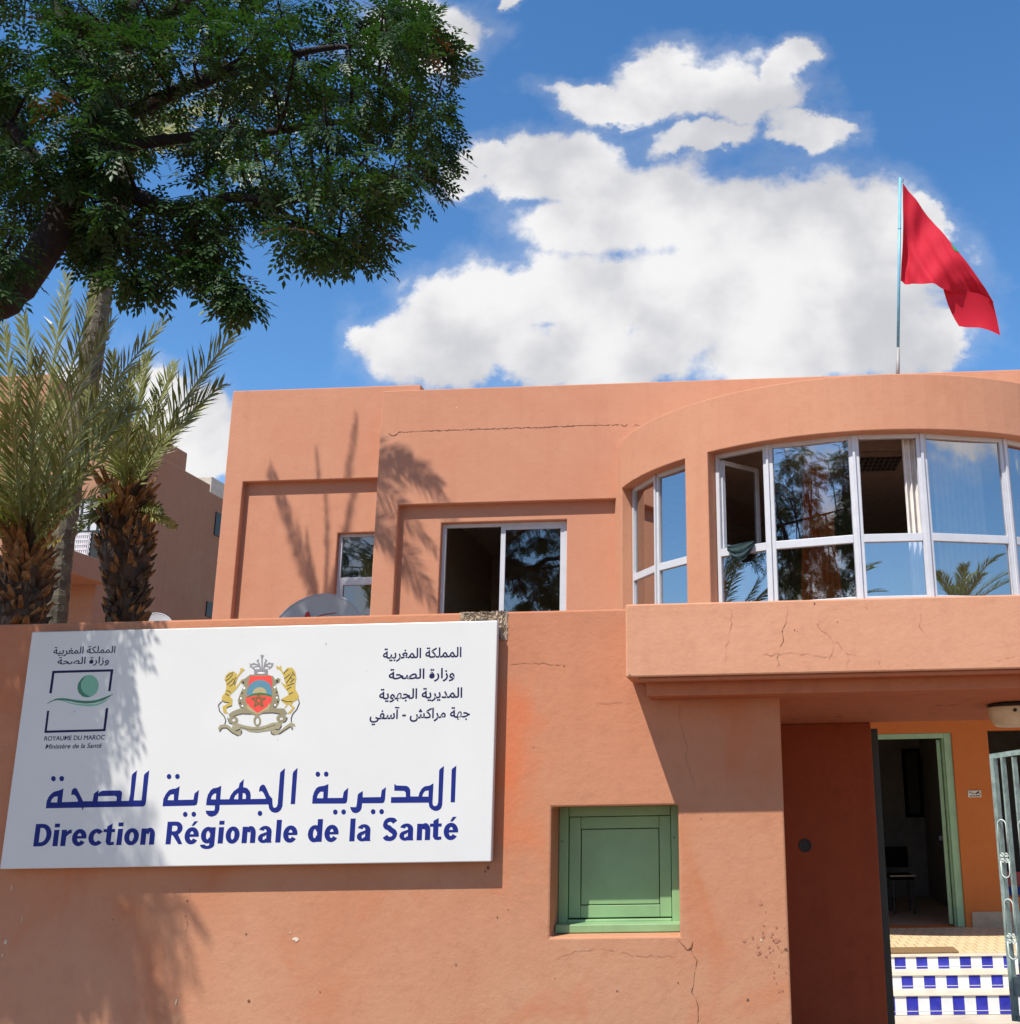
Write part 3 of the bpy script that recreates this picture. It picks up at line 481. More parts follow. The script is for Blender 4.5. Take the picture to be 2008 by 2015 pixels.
 ('coat_of_arms','ink',[[(1319,1086.2),(1340,1104.5),(1360.7,1126.1),(1356.4,1130),(1335.9,1108.6),(1315,1090.3)]]),
 ('coat_of_arms','ink',[[(1335.8,1076),(1358,1088.6),(1371,1126.6),(1365.7,1128.9),(1353.3,1092),(1332.6,1080.7)]]),
 ('coat_of_arms','ink',[[(1316.3,1051.3),(1346.7,1037.9),(1348.4,1042.7),(1318,1056.1)]]),
 ('coat_of_arms','ink',[[(1366.4,1131.9),(1376.7,1125.3),(1379.4,1129.7),(1369,1136.3)]]),
 ('coat_of_arms','ink',[[(1368.4,1086.1),(1372.8,1108),(1367.4,1109.6),(1363,1087.7)]]),
 ('coat_of_arms','ink',[[(1293,989.5),(1314.1,977.8),(1340.7,975.4),(1340.6,980.7),(1315.1,982.8),(1295.3,994)]]),
 ('coat_of_arms','ink',[[(1360.6,961.2),(1329.5,949.6),(1332,944.7),(1363.1,956.3)]]),
 ('coat_of_arms','ink',[[(1311.1,1032.9),(1335.3,1016.6),(1338.1,1020.8),(1313.9,1037.2)]]),
 ('coat_of_arms','ink',[[(1679.7,1146.1),(1687.7,1161.1),(1705.8,1173),(1702.3,1177.5),(1683.5,1165.1),(1674.7,1149)]]),
 ('coat_of_arms','ink',[[(1684.5,1116.7),(1703.1,1129),(1721.2,1147.6),(1717,1151.5),(1699.3,1133.2),(1681.1,1121.3)]]),
 ('coat_of_arms','ink',[[(1700.4,1088.6),(1717.8,1113.3),(1737.9,1144.3),(1733.1,1147.5),(1713.1,1116.6),(1695.7,1091.9)]]),
 ('coat_of_arms','ink',[[(1725.8,1090.7),(1749.6,1115.3),(1745.4,1119.2),(1721.6,1094.6)]]),
 ('coat_of_arms','ink',[[(1751.4,1137.4),(1733.2,1163.2),(1728.8,1160.5),(1747,1134.7)]]),
 ('coat_of_arms','ink',[[(1706.4,1047),(1733.9,1065.1),(1730.4,1069.6),(1702.9,1051.5)]]),
 ('coat_of_arms','ink',[[(1721.2,1018.2),(1749.1,1030),(1746.5,1034.9),(1718.5,1023.1)]]),
 ('coat_of_arms','ink',[[(1673.7,985.1),(1713.9,971.4),(1746.4,973.6),(1745.4,978.9),(1714.2,976.6),(1675,990.1)]]),
 ('coat_of_arms','ink',[[(1706.9,1071.8),(1750.9,1086.3),(1748.6,1091.4),(1704.7,1076.9)]]),
 ('coat_of_arms','ink',[[(1720.1,1121.9),(1733.5,1115.2),(1735.6,1119.9),(1722.1,1126.6)]]),
 ('coat_of_arms','ink',[[(1290.8,987.5),(1271.4,965),(1282,925.5),(1314.3,893.2),(1327.4,869.4),(1323.4,845.7),(1329.1,844.2),(1333.1,869.8),(1318.8,896.3),(1286.9,927.8),(1277.2,963.5),(1295.5,983.6)]]),
 ('coat_of_arms','ink',[[(1780.8,987),(1788.7,966.2),(1776,930.2),(1749.8,896.8),(1743.5,871.1),(1746.9,848.8),(1752.6,849.1),(1749.3,870.2),(1755,893.8),(1781.1,927.2),(1794.5,965.1),(1786.2,988.4)]]),
 ('coat_of_arms','olive',[[(1344.6,903.3),(1365.4,921.3),(1402.6,935.9),(1427.8,941.4),(1480.8,924.4),(1527.8,901.4),(1573.8,925),(1637,935.7),(1698.1,934),(1719.9,902.4),(1701.4,893.6),(1639.1,910.8),(1575,911),(1541.2,894.8),(1528.9,889),(1508.9,897.3),(1463.2,906.3),(1418.4,904.4),(1383.9,896),(1375.1,887),(1348.8,893.9)]]),
 ('coat_of_arms','olive',[[(1409.1,867.5),(1407.7,857.5),(1401.9,849.1),(1392.5,843.7),(1381,842),(1369.2,844.3),(1358.7,850.3),(1351.3,859),(1348,869.1),(1349.3,879.2),(1355.1,887.5),(1364.5,893),(1376,894.7),(1387.9,892.4),(1398.3,886.4),(1405.8,877.6)],[(1388.8,875.4),(1382.6,879.2),(1375.5,879.3),(1370,875.9),(1368.4,870.1),(1371.2,864.2),(1377.3,860.5),(1384.4,860.3),(1389.9,863.7),(1391.5,869.5)]]),
 ('coat_of_arms','olive',[[(1719.2,871.4),(1717.5,861.4),(1710.9,853.1),(1700.4,847.7),(1687.7,846),(1674.7,848.4),(1663.3,854.4),(1655.3,863.1),(1651.9,873.2),(1653.6,883.3),(1660.2,891.6),(1670.6,897),(1683.4,898.7),(1696.4,896.3),(1707.8,890.3),(1715.8,881.6)],[(1692.2,878),(1686.1,881.7),(1679,881.9),(1673.5,878.5),(1671.8,872.7),(1674.5,866.8),(1680.5,863.1),(1687.7,862.9),(1693.1,866.3),(1694.8,872.1)]]),
 ('coat_of_arms','olive',[[(1555.4,860.4),(1555,848.8),(1551.8,838.7),(1546,831.3),(1538.6,827.4),(1530.2,827.7),(1522,831.9),(1514.9,839.7),(1509.8,850),(1507.3,861.7),(1507.7,873.3),(1511,883.5),(1516.7,890.9),(1524.2,894.8),(1532.6,894.6),(1540.8,890.3),(1547.9,882.5),(1553,872.1)],[(1542.3,868.6),(1538.3,876.3),(1533,880.6),(1527.6,880.7),(1523,876.7),(1520.3,869.2),(1520,859.8),(1522,850.4),(1526.1,842.8),(1531.3,838.4),(1536.8,838.3),(1541.3,842.3),(1544,849.8),(1544.4,859.2)]]),
 ('coat_of_arms','ink',[[(1376.9,883.5),(1394.4,896.7),(1431.5,904.2),(1489.3,900.7),(1489,905.4),(1430.7,908.8),(1392.1,901),(1373.6,887.3)]]),
 ('coat_of_arms','ink',[[(1559.7,904.4),(1623.4,906.4),(1675.1,897.6),(1675.4,902.1),(1623.2,911),(1559,909.1)]]),
 ('coat_of_arms','ink',[[(1337.8,884.2),(1350.8,852.3),(1372,841.7),(1373.7,845.8),(1354.5,854.8),(1342.3,885.4)]]),
 ('coat_of_arms','ink',[[(1719.6,878.5),(1712.1,857.6),(1697.4,849.3),(1700.2,845.2),(1716,854.6),(1724.2,876.5)]]),
 ('coat_of_arms','olive2',[[(1285.6,818.3),(1296.3,839.6),(1327.8,845),(1354.5,835),(1375.5,815.9),(1399.7,796.8),(1437,808.1),(1442,789.5),(1430.6,774.4),(1411.7,771.9),(1384.6,788),(1356.8,810.3),(1336.5,821.6),(1311,820.7),(1297.1,799.6)]]),
 ('coat_of_arms','olive2',[[(1624.3,784.6),(1625.9,803),(1651.3,805.4),(1680.8,795.3),(1710.5,822.2),(1743.6,846),(1769.7,839.1),(1777.5,820.4),(1761,828.6),(1763.1,802.3),(1752.7,811.9),(1739.2,821.5),(1712.2,800.6),(1676,777),(1647.6,773.2),(1631.3,778.2)]]),
 ('coat_of_arms','olive2',[[(1371.7,822.2),(1382.5,843.5),(1411,847.3),(1450.5,835.5),(1502.7,824.8),(1544.3,823.7),(1585.1,831.8),(1628.5,847.6),(1666.7,849.7),(1689.5,844.4),(1687.8,825.9),(1676.8,804.7),(1647.8,808.5),(1600.9,797.5),(1537.7,790),(1489.3,795.9),(1446.1,814),(1426.8,814.5),(1399.4,799.9)]]),
 ('coat_of_arms','ink',[[(1299.6,797.9),(1312.6,818.2),(1338.8,819),(1376.5,789),(1417,769.3),(1419.1,774.1),(1379.3,793.5),(1340.7,824),(1309.4,823.2),(1294.6,801.2)]]),
 ('coat_of_arms','ink',[[(1400.7,798.8),(1428.4,810.4),(1425.6,815.6),(1397.9,804)]]),
 ('coat_of_arms','ink',[[(1651.2,804.2),(1678.5,802.3),(1691.8,827.6),(1686.5,830.4),(1675.2,807.1),(1651.1,809.7)]]),
 ('coat_of_arms','ink',[[(1677.7,774.7),(1714,798.3),(1746,818.5),(1757.6,801),(1762.1,803.9),(1745.2,824.1),(1710.5,803),(1674.2,779.4)]]),
 ('coat_of_arms','ink',[[(1620.5,796.4),(1625.9,779.6),(1646.7,770.7),(1648.5,775.7),(1629.7,783.2),(1626.1,797.4)]]),
 ('coat_of_arms','ink',[[(1434.4,805.5),(1433.2,784),(1439,783),(1440.2,804.5)]]),
 ('coat_of_arms','ink',[[(1425.1,822.2),(1432.8,817.8),(1438.2,825.3),(1435.1,827.3),(1431.5,821),(1426.9,824.9)]]),
 ('coat_of_arms','ink',[[(1439.3,816.9),(1447.1,814.3),(1451.7,825.3),(1448.4,826.8),(1444.7,817.1),(1440.5,820)]]),
 ('coat_of_arms','ink',[[(1452.1,817.3),(1460.4,810),(1465.6,820.3),(1462.3,821.9),(1459.1,813.3),(1454.6,819.4)]]),
 ('coat_of_arms','ink',[[(1465.9,813.5),(1474,806.6),(1479.4,815.5),(1476.2,817.3),(1473,809.9),(1468.3,815.7)]]),
 ('coat_of_arms','ink',[[(1481,807.8),(1487.6,807),(1492.9,811.2),(1490.4,813.9),(1486.2,810.2),(1481.1,811.1)]]),
 ('coat_of_arms','ink',[[(1493.3,809.9),(1500.3,804.5),(1506.4,807.1),(1504.4,810.1),(1500.7,807.8),(1495.3,812.4)]]),
 ('coat_of_arms','ink',[[(1507.2,806.9),(1514.5,802.9),(1520.1,808.3),(1517.4,810.7),(1513.7,806.3),(1508.8,809.7)]]),
 ('coat_of_arms','ink',[[(1520.1,809.1),(1527.7,802.5),(1533.6,808.8),(1530.7,811.1),(1527.4,805.9),(1522.4,811.4)]]),
 ('coat_of_arms','ink',[[(1534.5,807.7),(1540.5,806.4),(1545.8,805.9),(1545.7,809.3),(1540.7,809.8),(1534.9,811.1)]]),
 ('coat_of_arms','ink',[[(1547.3,808.2),(1554.2,804.1),(1560.1,807.1),(1558.1,810),(1554.2,807.5),(1549,811)]]),
 ('coat_of_arms','ink',[[(1560.7,808.8),(1568.5,805),(1573.5,814.2),(1570.3,816),(1566.6,808.1),(1562.3,811.6)]]),
 ('coat_of_arms','ink',[[(1574.6,810.6),(1580.7,809.7),(1586.1,810.6),(1585.1,813.9),(1580.3,813.1),(1574.8,813.9)]]),
 ('coat_of_arms','ink',[[(1588.5,813.3),(1594.8,814.9),(1599.6,822.2),(1596.5,824.2),(1592.3,817.5),(1587.3,816.6)]]),
 ('coat_of_arms','ink',[[(1599.5,820.8),(1607.5,813.9),(1613,823),(1609.8,824.8),(1606.5,817.2),(1601.9,823)]]),
 ('coat_of_arms','ink',[[(1613.8,822.3),(1620.5,821.4),(1625.8,826.1),(1623.2,828.6),(1619,824.6),(1614.1,825.7)]]),
 ('coat_of_arms','ink',[[(1626.3,828.2),(1633.2,825.6),(1638.8,829.8),(1636.4,832.5),(1632.4,829),(1627.4,831.3)]]),
 ('coat_of_arms','ink',[[(1639,832.2),(1646.5,827.6),(1652.1,833.8),(1649.2,836.1),(1645.6,831),(1640.9,834.9)]]),
]
LATIN = [('D', 192.5, 299.2), ('i', 311.5, 347.9), ('r', 362.4, 426.9), ('e', 431.5, 522.4), ('c', 534.7, 624.1), ('t', 644.8, 699.2), ('i', 712.3, 749.2), ('o', 759.4, 851.4), ('n', 863.6, 950.6), ('R', 1022.4, 1125.2), ('é', 1136.7, 1225.4), ('g', 1239.0, 1326.9), ('i', 1346.1, 1379.3), ('o', 1393.0, 1479.3), ('n', 1495.0, 1578.9), ('a', 1594.7, 1681.3), ('l', 1704.3, 1735.3), ('e', 1749.6, 1838.2), ('d', 1902.8, 1990.6), ('e', 2004.8, 2092.4), ('l', 2160.4, 2192.7), ('a', 2205.5, 2291.5), ('S', 2360.7, 2454.3), ('a', 2466.4, 2554.2), ('n', 2573.3, 2655.3), ('t', 2671.6, 2725.0), ('é', 2737.1, 2826.0)]
# ================================================================== the setting
GROUND = -0.35
def ribbon_quads(mb, pts, w, fwd, off, m):
    """a thin strip along pts lying on an upright plane whose outward normal is fwd, lifted by off"""
    fwd = Vector(fwd)
    for i in range(len(pts) - 1):
        a, b = Vector(pts[i]) + fwd * off, Vector(pts[i + 1]) + fwd * off
        d = (b - a).normalized(); n = d.cross(fwd) * (w[i] / 2 if hasattr(w, '__len__') else w / 2)
        n2 = d.cross(fwd) * (w[i + 1] / 2 if hasattr(w, '__len__') else w / 2)
        mb.face([a - n, b - n2, b + n2, a + n], m)
def jag(pts, step=0.02, amp=0.007, seed=1):
    r = random.Random(seed); out = []
    for i in range(len(pts) - 1):
        a, b = Vector(pts[i]), Vector(pts[i + 1]); k = max(1, int((b - a).length / step))
        for j in range(k):
            p = a.lerp(b, j / k)
            if i or j: p += Vector((r.uniform(-amp, amp), 0, r.uniform(-amp, amp)))
            out.append(p)
    out.append(Vector(pts[-1])); return out
def crack(mb, pxs, Y, w, m, seed, amp=0.007):
    w = w * (.72 if Y < 1 else .8)
    pts = jag([at(x, y, Y) for x, y in pxs], 0.022, amp, seed); r = random.Random(seed + 50)
    ws = [w * r.choice((.15, .5, .8, 1.0, 1.4)) * r.uniform(.7, 1.3) for _ in pts]; ws[0] *= 0.3; ws[-1] *= 0.3
    ribbon_quads(mb, pts, ws, (0, -1, 0), 0.0025, m)
def blot(mb, x, y, Y, r, m, seed, sx=1.0):
    q = random.Random(seed); c = at(x, y, Y); n = 9
    mb.face([(c.x + r * sx * q.uniform(.55, 1.2) * math.cos(-2 * math.pi * i / n), Y - 0.0028, c.z - r * q.uniform(.55, 1.2) * math.sin(-2 * math.pi * i / n)) for i in range(n)], m)

g = MB(); g.box(-120, 120, -120, 140, GROUND - 1, GROUND - .004); structure(g.build('ground', M['street']))
g = MB(); g.face([(-9, .43, GROUND), (9, .43, GROUND), (9, 5.99, GROUND), (-9, 5.99, GROUND)]); structure(g.build('courtyard_paving', M['paving']))

# ------------------------------------------------------------------ street wall with the entrance porch
WL, WR, WT = -9.5, 0.262, 2.738
wall = thing('street_wall', 'terracotta plastered street wall carrying the white board, with canopy over the gateway', 'wall', (-2, 0, GROUND))
HX0, HX1, HZ0, HZ1 = -1.158, -0.381, 0.773, 1.521
w = MB()
w.wall((WL, -5.5, -3, WR), (GROUND, 2.0, WT), 0.0, 0.42, [(HX0, HX1, HZ0, HZ1)])
crack(w, [(1335, 1848), (1352, 1868), (1362, 1868), (1370, 1890), (1366, 1925), (1362, 1950), (1375, 1985), (1372, 2015)], 0, 0.0045, 1, 3)
crack(w, [(1364, 1853), (1361, 1866), (1355, 1870)], 0, 0.016, 1, 4, 0.002)
crack(w, [(1361, 1941), (1362, 1953)], 0, 0.010, 1, 5, 0.002)
crack(w, [(1337, 1385), (1341, 1430), (1352, 1470), (1350, 1495), (1362, 1530), (1370, 1565)], 0, 0.004, 2, 6)
crack(w, [(1000, 1305), (1040, 1304), (1105, 1307)], 0, 0.004, 2, 7)
crack(w, [(1170, 1385), (1215, 1382), (1254, 1384)], 0, 0.003, 2, 8)
crack(w, [(1090, 1890), (1130, 1872), (1180, 1866), (1250, 1880), (1330, 1882)], 0, 0.003, 2, 9)
crack(w, [(372, 1735), (373, 1758), (369, 1800), (366, 1850)], 0, 0.003, 2, 10)
for i, (x, y, r, mm) in enumerate([(1547, 1868, .010, 1), (961, 1708, .012, 1), (955, 1715, .006, 1), (1215, 1950, .006, 1), (1335, 1934, .005, 1), (1472, 1968, .008, 1), (979, 1805, .006, 1), (530, 1676, .005, 1),
                                 (485, 1838, .007, 1), (490, 1970, .011, 1), (630, 1952, .005, 1), (897, 1898, .009, 2), (369, 1773, .006, 1), (366, 1803, .005, 1), (223, 1810, .005, 1),
                                 (1000, 1790, .004, 1), (1092, 1925, .004, 1), (1110, 1310, .005, 1), (1380, 1610, .005, 2), (1050, 1470, .006, 2)]): blot(w, x, y, 0, r, mm, i)
for i, (x, y, r, sx) in enumerate([(583, 1848, .014, 1.4), (572, 1835, .005, 1), (12, 1855, .018, .6), (5, 1880, .010, .5), (347, 1972, .020, .28), (23, 1748, .02, .15), (44, 1810, .02, .12), (1498, 1850, .010, .5)]): blot(w, x, y, 0, r, 3, 30 + i, sx)
q = random.Random(12)
for i in range(26):
    blot(w, 1505 + q.gauss(0, 16) + 0.02 * i, 1835 + q.gauss(0, 45), 0, q.uniform(.004, .016), 4, 60 + i, q.uniform(.5, 1.2))
for i in range(10):
    blot(w, 1535 + q.gauss(0, 10), 1920 + q.gauss(0, 40), 0, q.uniform(.004, .012), 4, 90 + i, 0.6)
wo = w.build('wall_face', [M['gate_plaster'], M['crack'], M['crack_soft'], M['chip'], M['stain']], wall, weld=True, bevel=0.012)
# broken coping: bare masonry above the board
b = MB(); q = random.Random(5)
xa, xb = at(905, 1215, 0).x, at(1000, 1210, 0).x; nx, nz = 46, 12
def rub(i, j):
    x = xa + (xb - xa) * i / nx; z0 = 2.640 if i < 30 else 2.640 - 0.085 * min(1, (i - 30) / 5); t = j / nz
    z = z0 + (2.7415 - z0) * t
    rr = random.Random(i * 131 + j); e = min(i, nx - i) / 5.0; e = min(1, e)
    return (x + rr.uniform(-.003, .003) + (0.03 * (1 - t) if i == 0 else 0), -0.004 - rr.uniform(0.0, .022) * e, z + (rr.uniform(-.006, .004) if j == nz else 0))
for i in range(nx):
    for j in range(nz): b.face([rub(i, j), rub(i + 1, j), rub(i + 1, j + 1), rub(i, j + 1)])
for i in range(nx):
    a, c = rub(i, nz), rub(i + 1, nz); b.face([a, c, (c[0], 0.25, c[2]), (a[0], 0.25, a[2])])
b.build('bare_masonry', M['rubble'], wall)
# hatch of the wall
h = MB(); fw = 0.062; fy = 0.270
h.box(HX0 + .002, HX0 + fw, fy, fy + .08, HZ0 + .002, HZ1 - .002); h.box(HX1 - fw, HX1 - .002, fy, fy + .08, HZ0 + .002, HZ1 - .002)
h.box(HX0 + fw + .0015, HX1 - fw - .0015, fy + .001, fy + .08, HZ1 - fw - .004, HZ1 - .002)
h.box(HX0 + .004, HX1 - .004, .150, fy - .001, HZ0 + .0025, HZ0 + .052); h.box(HX0 + fw + .0015, HX1 - fw - .0015, fy - .0005, fy + .08, HZ0 + .003, HZ0 + fw + .004)
h.box(HX0 + .01, HX1 - .01, fy + .081, fy + .10, HZ0 + .01, HZ1 - .01, 1)
hf = h.build('hatch_frame', [M['green_paint'], M['gasket']], wall, bevel=.006)
h = MB(); x0, x1, z0, z1 = HX0 + fw + .004, HX1 - fw - .004, HZ0 + fw + .012, HZ1 - fw - .008; sw = 0.072
h.box(x0, x0 + sw, fy + .022, fy + .05, z0, z1); h.box(x1 - sw, x1, fy + .022, fy + .05, z0, z1)
h.box(x0 + sw + .0015, x1 - sw - .0015, fy + .022, fy + .05, z1 - sw, z1); h.box(x0 + sw + .0015, x1 - sw - .0015, fy + .022, fy + .05, z0, z0 + sw)
hl = h.build('hatch_leaf', M['green_paint'], hf, bevel=0.003)
h = MB(); h.box(x0 + sw + .005, x1 - sw - .005, fy + .029, fy + .045, z0 + sw + .005, z1 - sw - .005)
h.build('hatch_panel', M['green_paint'], hf, bevel=0.003)
h = MB()
for x, z in ((1107, 1656), (1327, 1648), (1110, 1828)):
    p = at(x, z, fy); h.lathe((p.x, fy - .001, p.z), [(0.0001, -.003), (.004, -.003), (.005, 0.002)], 8, axis='Y')
h.build('screw', M['gasket'], hf)
# canopy: fascia slab, drip, lintel and sloping soffit
CL, CRT = -0.657, 4.6
c = MB(); c.wall((CL, 0.5, CRT), (2.262, 2.698), -0.41, 1.50, [])
for i, pxs in enumerate([[(1433, 1195), (1440, 1212), (1436, 1245), (1430, 1270), (1427, 1300)], [(1552, 1192), (1549, 1215), (1543, 1232), (1540, 1260), (1533, 1285), (1530, 1322)], [(1610, 1215), (1612, 1232), (1630, 1250), (1640, 1270), (1632, 1300)], [(1640, 1262), (1668, 1285), (1700, 1290)],
                         [(1806, 1198), (1815, 1215), (1812, 1235), (1820, 1245)], [(1500, 1290), (1560, 1285), (1640, 1292), (1668, 1298)], [(1668, 1290), (1670, 1322)], [(1730, 1282), (1733, 1305), (1736, 1320)], [(1960, 1300), (2000, 1290)]]):
    crack(c, pxs, -0.41, 0.0036 if i in (1,) else 0.0028, 1 if i in (1,) else 2, 20 + i, 0.010)
for i, (x, y, r) in enumerate([(1603, 1188, .006), (1540, 1242, .005), (1564, 1240, .004), (1240, 1328, .006), (1570, 1242, .003), (1648, 1224, .004), (1705, 1196, .003)]): blot(c, x, y, -0.41, r, 1, 120 + i)
co = c.build('canopy', [M['canopy_plaster'], M['crack'], M['crack_soft']], wall, weld=True, bevel=0.010)
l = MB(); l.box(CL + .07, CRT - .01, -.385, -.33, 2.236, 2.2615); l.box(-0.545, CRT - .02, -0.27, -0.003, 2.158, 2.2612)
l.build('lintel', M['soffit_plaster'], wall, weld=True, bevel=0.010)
s = MB(); i0 = len(s.v)
def soff(x, y): return 2.159 - 0.066 * y
xs = [WR + .002 - .15, 1.0, 2.5, CRT - .03]; ys = [-0.01, 0.7, 1.42]
for a in range(3):
    for bb in range(2):
        s.face([(xs[a], ys[bb], soff(0, ys[bb])), (xs[a], ys[bb + 1], soff(0, ys[bb + 1])), (xs[a + 1], ys[bb + 1], soff(0, ys[bb + 1])), (xs[a + 1], ys[bb], soff(0, ys[bb]))])
s.face([(xs[0], 1.42, soff(0, 1.42)), (xs[0], 1.42, 2.2605), (xs[-1], 1.42, 2.2605), (xs[-1], 1.42, soff(0, 1.42))])
q = random.Random(9)
for i in range(70):
    x, y = q.uniform(.3, 2.6), q.triangular(.3, 1.4, 1.2); r = q.uniform(.004, .016); z = soff(0, y) - .002
    s.face([(x + r * 2.2 * q.uniform(.4, 1.2) * math.cos(-t * math.pi / 3), y + r * q.uniform(.4, 1.2) * math.sin(-t * math.pi / 3), z) for t in range(6)], 1)
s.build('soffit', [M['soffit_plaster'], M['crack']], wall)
# shaded inner pier of the porch with its round hole
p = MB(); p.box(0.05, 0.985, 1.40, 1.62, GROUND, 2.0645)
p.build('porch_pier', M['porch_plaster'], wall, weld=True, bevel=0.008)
p = MB(); k = at(1585, 1664, 1.40); ro = at(1598, 1664, 1.40).x - k.x
p.lathe((k.x, 1.40, k.z), [(0.0001, -.001), (ro * .62, -.001), (ro * .8, -.004), (ro, -.003), (ro * 1.04, 0.004)], 22, axis='Y')
p.build('lock_rosette', M['lamp_base'], wall)

# ------------------------------------------------------------------ double gate (two leaves)
g1 = thing('gate_leaf', 'dark metal gate leaf swung open behind the shaded red pier, seen edge on', 'gate', (1.0, 1.68, GROUND), 'gate leaves of the entrance')
for x0, x1 in ((.986, 1.066), (.20, .24)):
    s = MB(); s.box(x0, x1, 1.655, 1.70, GROUND + .05, 2.03); s.build('stile', M['gate_dark'], g1)
for z0, z1 in ((1.98, 2.03), (GROUND + .05, GROUND + .10), (.45, .49)):
    s = MB(); s.box(.24, .986, 1.66, 1.695, z0, z1); s.build('rail', M['gate_dark'], g1)
for i in range(7):
    s = MB(); s.box(.33 + i * .09, .344 + i * .09, 1.668, 1.686, GROUND + .10, 1.98); s.build('bar', M['gate_dark'], g1)
F = at(1951, 1489, 2.9); Lf = 1.22; hd = Vector((0.62, -0.79, 0)).normalized()     # free end and direction to the hinge
gz1 = F.z; gz0 = GROUND + 0.06
g2 = thing('gate_leaf', 'pale weathered iron gate leaf with scrolls, standing open beside the tiled steps', 'gate', (F.x, F.y, GROUND), 'gate leaves of the entrance')
nrm = Vector((hd.y, -hd.x, 0)); nrm = nrm if nrm.y < 0 else -nrm
def gp(t, z, o=0): return Vector((F.x, F.y, 0)) + hd * t + nrm * o + Vector((0, 0, z))
for t_, za_ in ((.022, 0), (Lf, .12)):
    s = MB(); s.bar(gp(t_, gz0), gp(t_, gz1 + za_), .060, .040, hd); s.build('stile', M['gate_metal'], g2, bevel=.004)
top = [gp(t, gz1 + .07 * math.sin(t / Lf * math.pi / 2)) for t in (0, .3, .6, .9, Lf)]
s = MB()
for a, bb in zip(top, top[1:]): s.bar(a, bb, .040, .042, (0, 0, 1))
s.build('rail', M['gate_metal'], g2, weld=True)
for z_, h_ in ((-.02, .15), (gz0 + .02, .04)):
    s = MB(); s.bar(gp(.044, z_), gp(Lf, z_), .034, h_, (0, 0, 1)); s.build('rail', M['gate_metal'], g2)
bt = [.125 + i * .118 for i in range(9)]
for t in bt:
    s = MB(); s.bar(gp(t, gz0), gp(t, gz1 - .01), .055, .016, hd); s.build('bar', M['gate_metal'], g2)
def scroll(ta, tb, zt, zb):
    cx, w2 = (ta + tb) / 2, (tb - ta) / 2 - .004; o = .034
    arch = [gp(cx - w2 * math.cos(a), zt - w2 * 1.0 + w2 * 1.0 * math.sin(a), o) for a in np.linspace(0, math.pi, 10)]
    zm = zb + (zt - zb) * .34
    s.tube([gp(cx - w2, zm + w2 * .58, o)] + arch + [gp(cx + w2, zm + w2 * .58, o)], .0055, 6)
    low = [gp(cx - w2 * math.cos(a), zb + w2 - w2 * math.sin(a), o) for a in np.linspace(0, math.pi, 10)]
    s.tube([gp(cx - w2, zm - w2 * .58, o)] + low + [gp(cx + w2, zm - w2 * .58, o)], .0055, 6)
    for sx in (-1, 1):
        for sz in (-1, 1):
            pts = []
            for i in range(15):
                a = i / 14 * 2.7 * math.pi; r = w2 * .49 * (1 - .74 * i / 14)
                pts.append(gp(cx + sx * (w2 - w2 * .49 + r * math.cos(a)), zm + sz * (w2 * .58 - r * math.sin(a)), o))
            s.tube(pts, .0048, 6)
for i in range(0, 8, 2):
    ta = .03 if i == 0 else bt[i - 1]; tb = bt[0] if i == 0 else bt[i]
    for zt_, zb_ in ((1.30, .83), (.66, .19)):
        s = MB(); scroll(ta, tb, zt_, zb_); s.build('scrollwork', M['scroll_metal'], g2, smooth=True)
s = MB(); k = gp(.16, -.02, .018); s.tube([k, k + nrm * .012], [.012, .010], 8); s.build('bolt', M['gate_dark'], g2)

# ------------------------------------------------------------------ lamp under the porch soffit
lx = at(1992, 1400, .55).x; lz = soff(0, .55)
lamp = thing('bulkhead_lamp', 'cream oval bulkhead lamp on a dark base under the porch soffit', 'lamp', (lx, .55, lz))
s = MB(); s.lathe((lx, .55, lz), [(.15, 0), (.155, -.012), (.15, -.03), (.0001, -.03)], 28); s.build('base', M['lamp_base'], lamp, True)
s = MB(); s.lathe((lx, .55, lz), [(.158, -.022), (.162, -.035), (.150, -.085), (.128, -.130), (.112, -.146), (.07, -.152), (.0001, -.154)], 28); s.build('shade', M['lamp_cream'], lamp, True)
s = MB(); s.tube([(lx - .02, .55 - .155, lz - .05), (lx - .02, .55 - .17, lz - .05)], .012, 8); s.build('screw', M['lamp_base'], lamp)

# ------------------------------------------------------------------ entrance steps and landing
LZ = 0.04
lan = MB(); lan.box(.6, 5.2, 4.0, 6.0 - .003, GROUND, LZ); structure(lan.build('landing', M['landing_tile']))
st = thing('entrance_steps', 'three entrance steps faced with blue and white tiles, cream treads', 'steps', (2.2, 3.7, GROUND))
levels = [(4.0, LZ, -.075), (3.72, -.075, -.195), (3.44, -.195, GROUND)]
s = MB(); s.box(.6, 5.2, 3.7205, 3.999, GROUND, -.0755); s.box(.6, 5.2, 3.4405, 3.7195, GROUND, -.1955); s.build('core', M['step_cream'], st)
s = MB()
for yy, zt, zb in levels: s.box(.6, 5.2, yy - .022, yy + .10 if yy == 4.0 else yy + .27, zt + .0015 if yy == 4.0 else zt, zt + .013)
s.build('tread', M['step_cream'], st, bevel=.004)
tw = .0985; s = MB(); s2 = MB(); first = at(1752, 1900, 4.0).x
offs = [at(1761, 1890, 4.0).x, at(1775, 1930, 3.72).x, at(1784, 1965, 3.44).x]
for (yy, zt, zb), ox in zip(levels, offs):
    k = int((ox - .6) / (tw + .002)) + 1; x = ox - k * (tw + .002); i = -k
    while x < 5.1:
        if x >= .6: (s2 if i % 2 == 0 else s).box(x, x + tw, yy - .010, yy - .0003, zb + .004, zt - .001)
        x += tw + .002; i += 1
s.build('white_tiles', M['tile_white'], st); s2.build('blue_tiles', M['tile_blue'], st)
s = MB()
for yy, zt, zb in levels: s.box(.62, 5.18, yy - .0125, yy - .0102, zb + .032, zb + .036)
